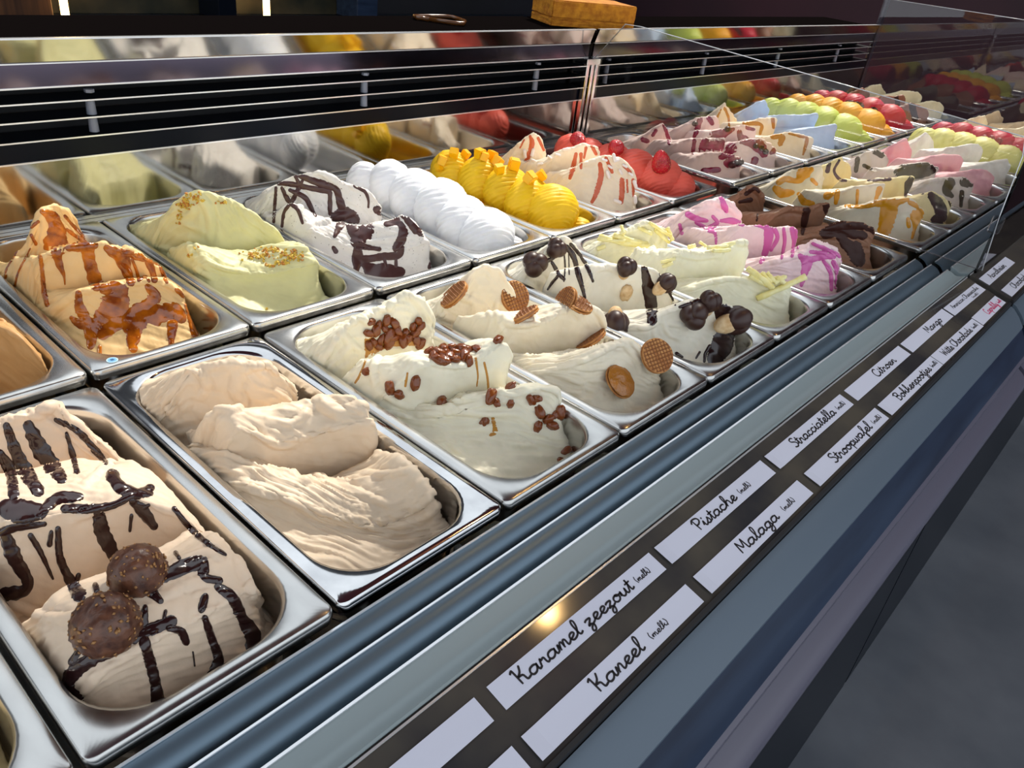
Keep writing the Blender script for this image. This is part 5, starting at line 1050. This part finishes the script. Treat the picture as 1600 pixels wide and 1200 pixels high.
def letter_mesh(runs, material, plane):
    """runs: (text, x0, x1, baseline v, cap height, half width); ribbon strokes with thickness, tag-local coords u along, v across"""
    vs = []; fs = []
    for text, x0, x1, v0, cap, hw in runs:
        ss, Lt = strokes_of(text); sx = (x1-x0)/Lt
        for s in ss:
            P = np.array([(x0+a*sx, v0+b*cap) for a, b in s]); Q = np.vstack([2*P[0]-P[1], P, 2*P[-1]-P[-2]]); R = []
            nsub = 6 if len(P) > 2 else 2
            for i in range(1, len(Q)-2):
                for k in range(nsub):
                    t = k/nsub; a, b, c, d = Q[i-1], Q[i], Q[i+1], Q[i+2]; R.append(.5*((2*b)+(-a+c)*t+(2*a-5*b+4*c-d)*t*t+(-a+3*b-3*c+d)*t**3))
            R.append(P[-1]); R = np.array(R); T = np.gradient(R, axis=0); T /= np.linalg.norm(T, axis=1)[:, None]+1e-9; Np = np.stack([-T[:, 1], T[:, 0]], -1)
            b0 = len(vs); M_ = len(R)
            for i in range(M_):
                w = hw*(.75 if i in (0, M_-1) else 1.)
                for sgn, h in ((-1, .00012), (1, .00012), (1, .00030), (-1, .00030)): vs.append((*(R[i]+Np[i]*w*sgn), h))
            for i in range(M_-1):
                o_ = b0+4*i
                for k in range(4): fs.append((o_+k, o_+(k+1) % 4, o_+4+(k+1) % 4, o_+4+k))
            fs.append((b0+3, b0+2, b0+1, b0)); e_ = b0+4*(M_-1); fs.append((e_, e_+1, e_+2, e_+3))
    me = mesh('lettering', vs, fs, material); bm = bmesh.new(); bm.from_mesh(me); bmesh.ops.recalc_face_normals(bm, faces=bm.faces[:]); bm.to_mesh(me); bm.free(); return me
slope = math.atan(.25)
def name_tag(xa, xb, row, runs, label, ink=INK, tilt=0., curl=0.):
    yb_, yt = ((-.1235, -.1048) if row == 1 else (-.1600, -.1412)); zb_ = -.012+(yb_+.092)*.25
    Lx = xb-xa; H = (yt-yb_)/math.cos(slope); nx_, ny_ = 16, 3; vs = []; fs = []
    for s_, th in ((0, .0), (1, .00025)):
        for i in range(nx_+1):
            for j in range(ny_+1):
                u, v = Lx*i/nx_, H*j/ny_; vs.append((u, v, .0006+th+curl*max(0, 1-u/.012)*.0016*(1-j/ny_*.3)))
    n1 = (nx_+1)*(ny_+1); I = lambda s_, i, j: s_*n1+i*(ny_+1)+j
    for i in range(nx_):
        for j in range(ny_):
            fs.append((I(1, i, j), I(1, i+1, j), I(1, i+1, j+1), I(1, i, j+1))); fs.append((I(0, i, j+1), I(0, i+1, j+1), I(0, i+1, j), I(0, i, j)))
    for i in range(nx_): fs.append((I(0, i, 0), I(0, i+1, 0), I(1, i+1, 0), I(1, i, 0))); fs.append((I(1, i, ny_), I(1, i+1, ny_), I(0, i+1, ny_), I(0, i, ny_)))
    for j in range(ny_): fs.append((I(0, 0, j+1), I(0, 0, j), I(1, 0, j), I(1, 0, j+1))); fs.append((I(0, nx_, j), I(0, nx_, j+1), I(1, nx_, j+1), I(1, nx_, j)))
    o = new_obj('name_tag', mesh('name_tag', vs, fs, PAPER)); o.location = (xa, yb_, zb_); o.rotation_euler = (slope, 0, tilt)
    tag(o, label, 'name tag', 'paper name tags')
    if runs:
        rr = []
        for text, f0, f1, v0, cap, hw in runs: rr.append((text, f0*Lx, f1*Lx, v0*H, cap*H, hw))
        l = new_obj('lettering', letter_mesh(rr, ink, None), o); l.location = (0, 0, .0008)
    return o
BIG = dict(v=.30, c=.56, w=.00062)
def big(t, a, b): return (t, a, b, .28, .60, .00080)
def small(t, a, b): return (t, a, b, .34, .30, .00036)
name_tag(-.175, .0262, 1, [big('o', .36, .42)], 'upper white tag cut off at the bottom edge, left of the Karamel tag', curl=0)
name_tag(.0378, .2300, 1, [big('Karamel zeezout', .10, .80), small('(melk)', .83, .93)], 'white tag reading Karamel zeezout (melk)')
name_tag(.2376, .4300, 1, [big('Pistache', .28, .64), small('(melk)', .68, .79)], 'white tag reading Pistache (melk)', curl=1)
name_tag(.4382, .6330, 1, [big('Stracciatella', .25, .80), small('(melk)', .84, .95)], 'white tag reading Stracciatella (melk)', curl=1)
name_tag(.6461, .8340, 1, [big('Citroen', .42, .78)], 'white tag reading Citroen')
name_tag(.8430, 1.0310, 1, [big('Mango', .45, .80)], 'white tag reading Mango', tilt=.004)
name_tag(1.0360, 1.2050, 1, [('American Cheesecake', .12, .92, .46, .42, .0005), ('(melk)', .62, .80, .12, .22, .0003)], 'white tag reading American Cheesecake (melk)', tilt=-.01)
name_tag(1.2350, 1.4150, 1, [big('Aardbeien', .2, .75)], 'white tag reading Aardbeien')
name_tag(-.175, .0240, 2, [], 'blank-looking lower white tag corner at the bottom edge of the picture')
name_tag(.0325, .2322, 2, [big('Kaneel', .33, .62), small('(melk)', .67, .79)], 'white tag reading Kaneel (melk)', curl=1)
name_tag(.2434, .4430, 2, [big('Malaga', .32, .68), small('(melk)', .74, .86)], 'white tag reading Malaga (melk)', curl=1)
name_tag(.4580, .6560, 2, [big('Stroopwafel', .26, .80), small('(melk)', .84, .96)], 'white tag reading Stroopwafel (melk)', curl=1)
name_tag(.6633, .8640, 2, [big('Bokkenpootjes', .22, .84), small('(melk)', .87, .98)], 'white tag reading Bokkenpootjes (melk)', curl=1)
name_tag(.8660, 1.0620, 2, [big('Witte Chocolade', .14, .80), small('(melk)', .84, .96)], 'white tag reading Witte Chocolade (melk)', tilt=-.008)
name_tag(1.0660, 1.2050, 2, [big('Caprilily', .36, .80), small('(melk)', .84, .97)], 'white tag with pink writing at the far end of the lower row', ink=PINKINK)
name_tag(1.2450, 1.4450, 2, [big('Chocolade', .22, .70)], 'white tag beginning with Choco at the right edge of the picture')
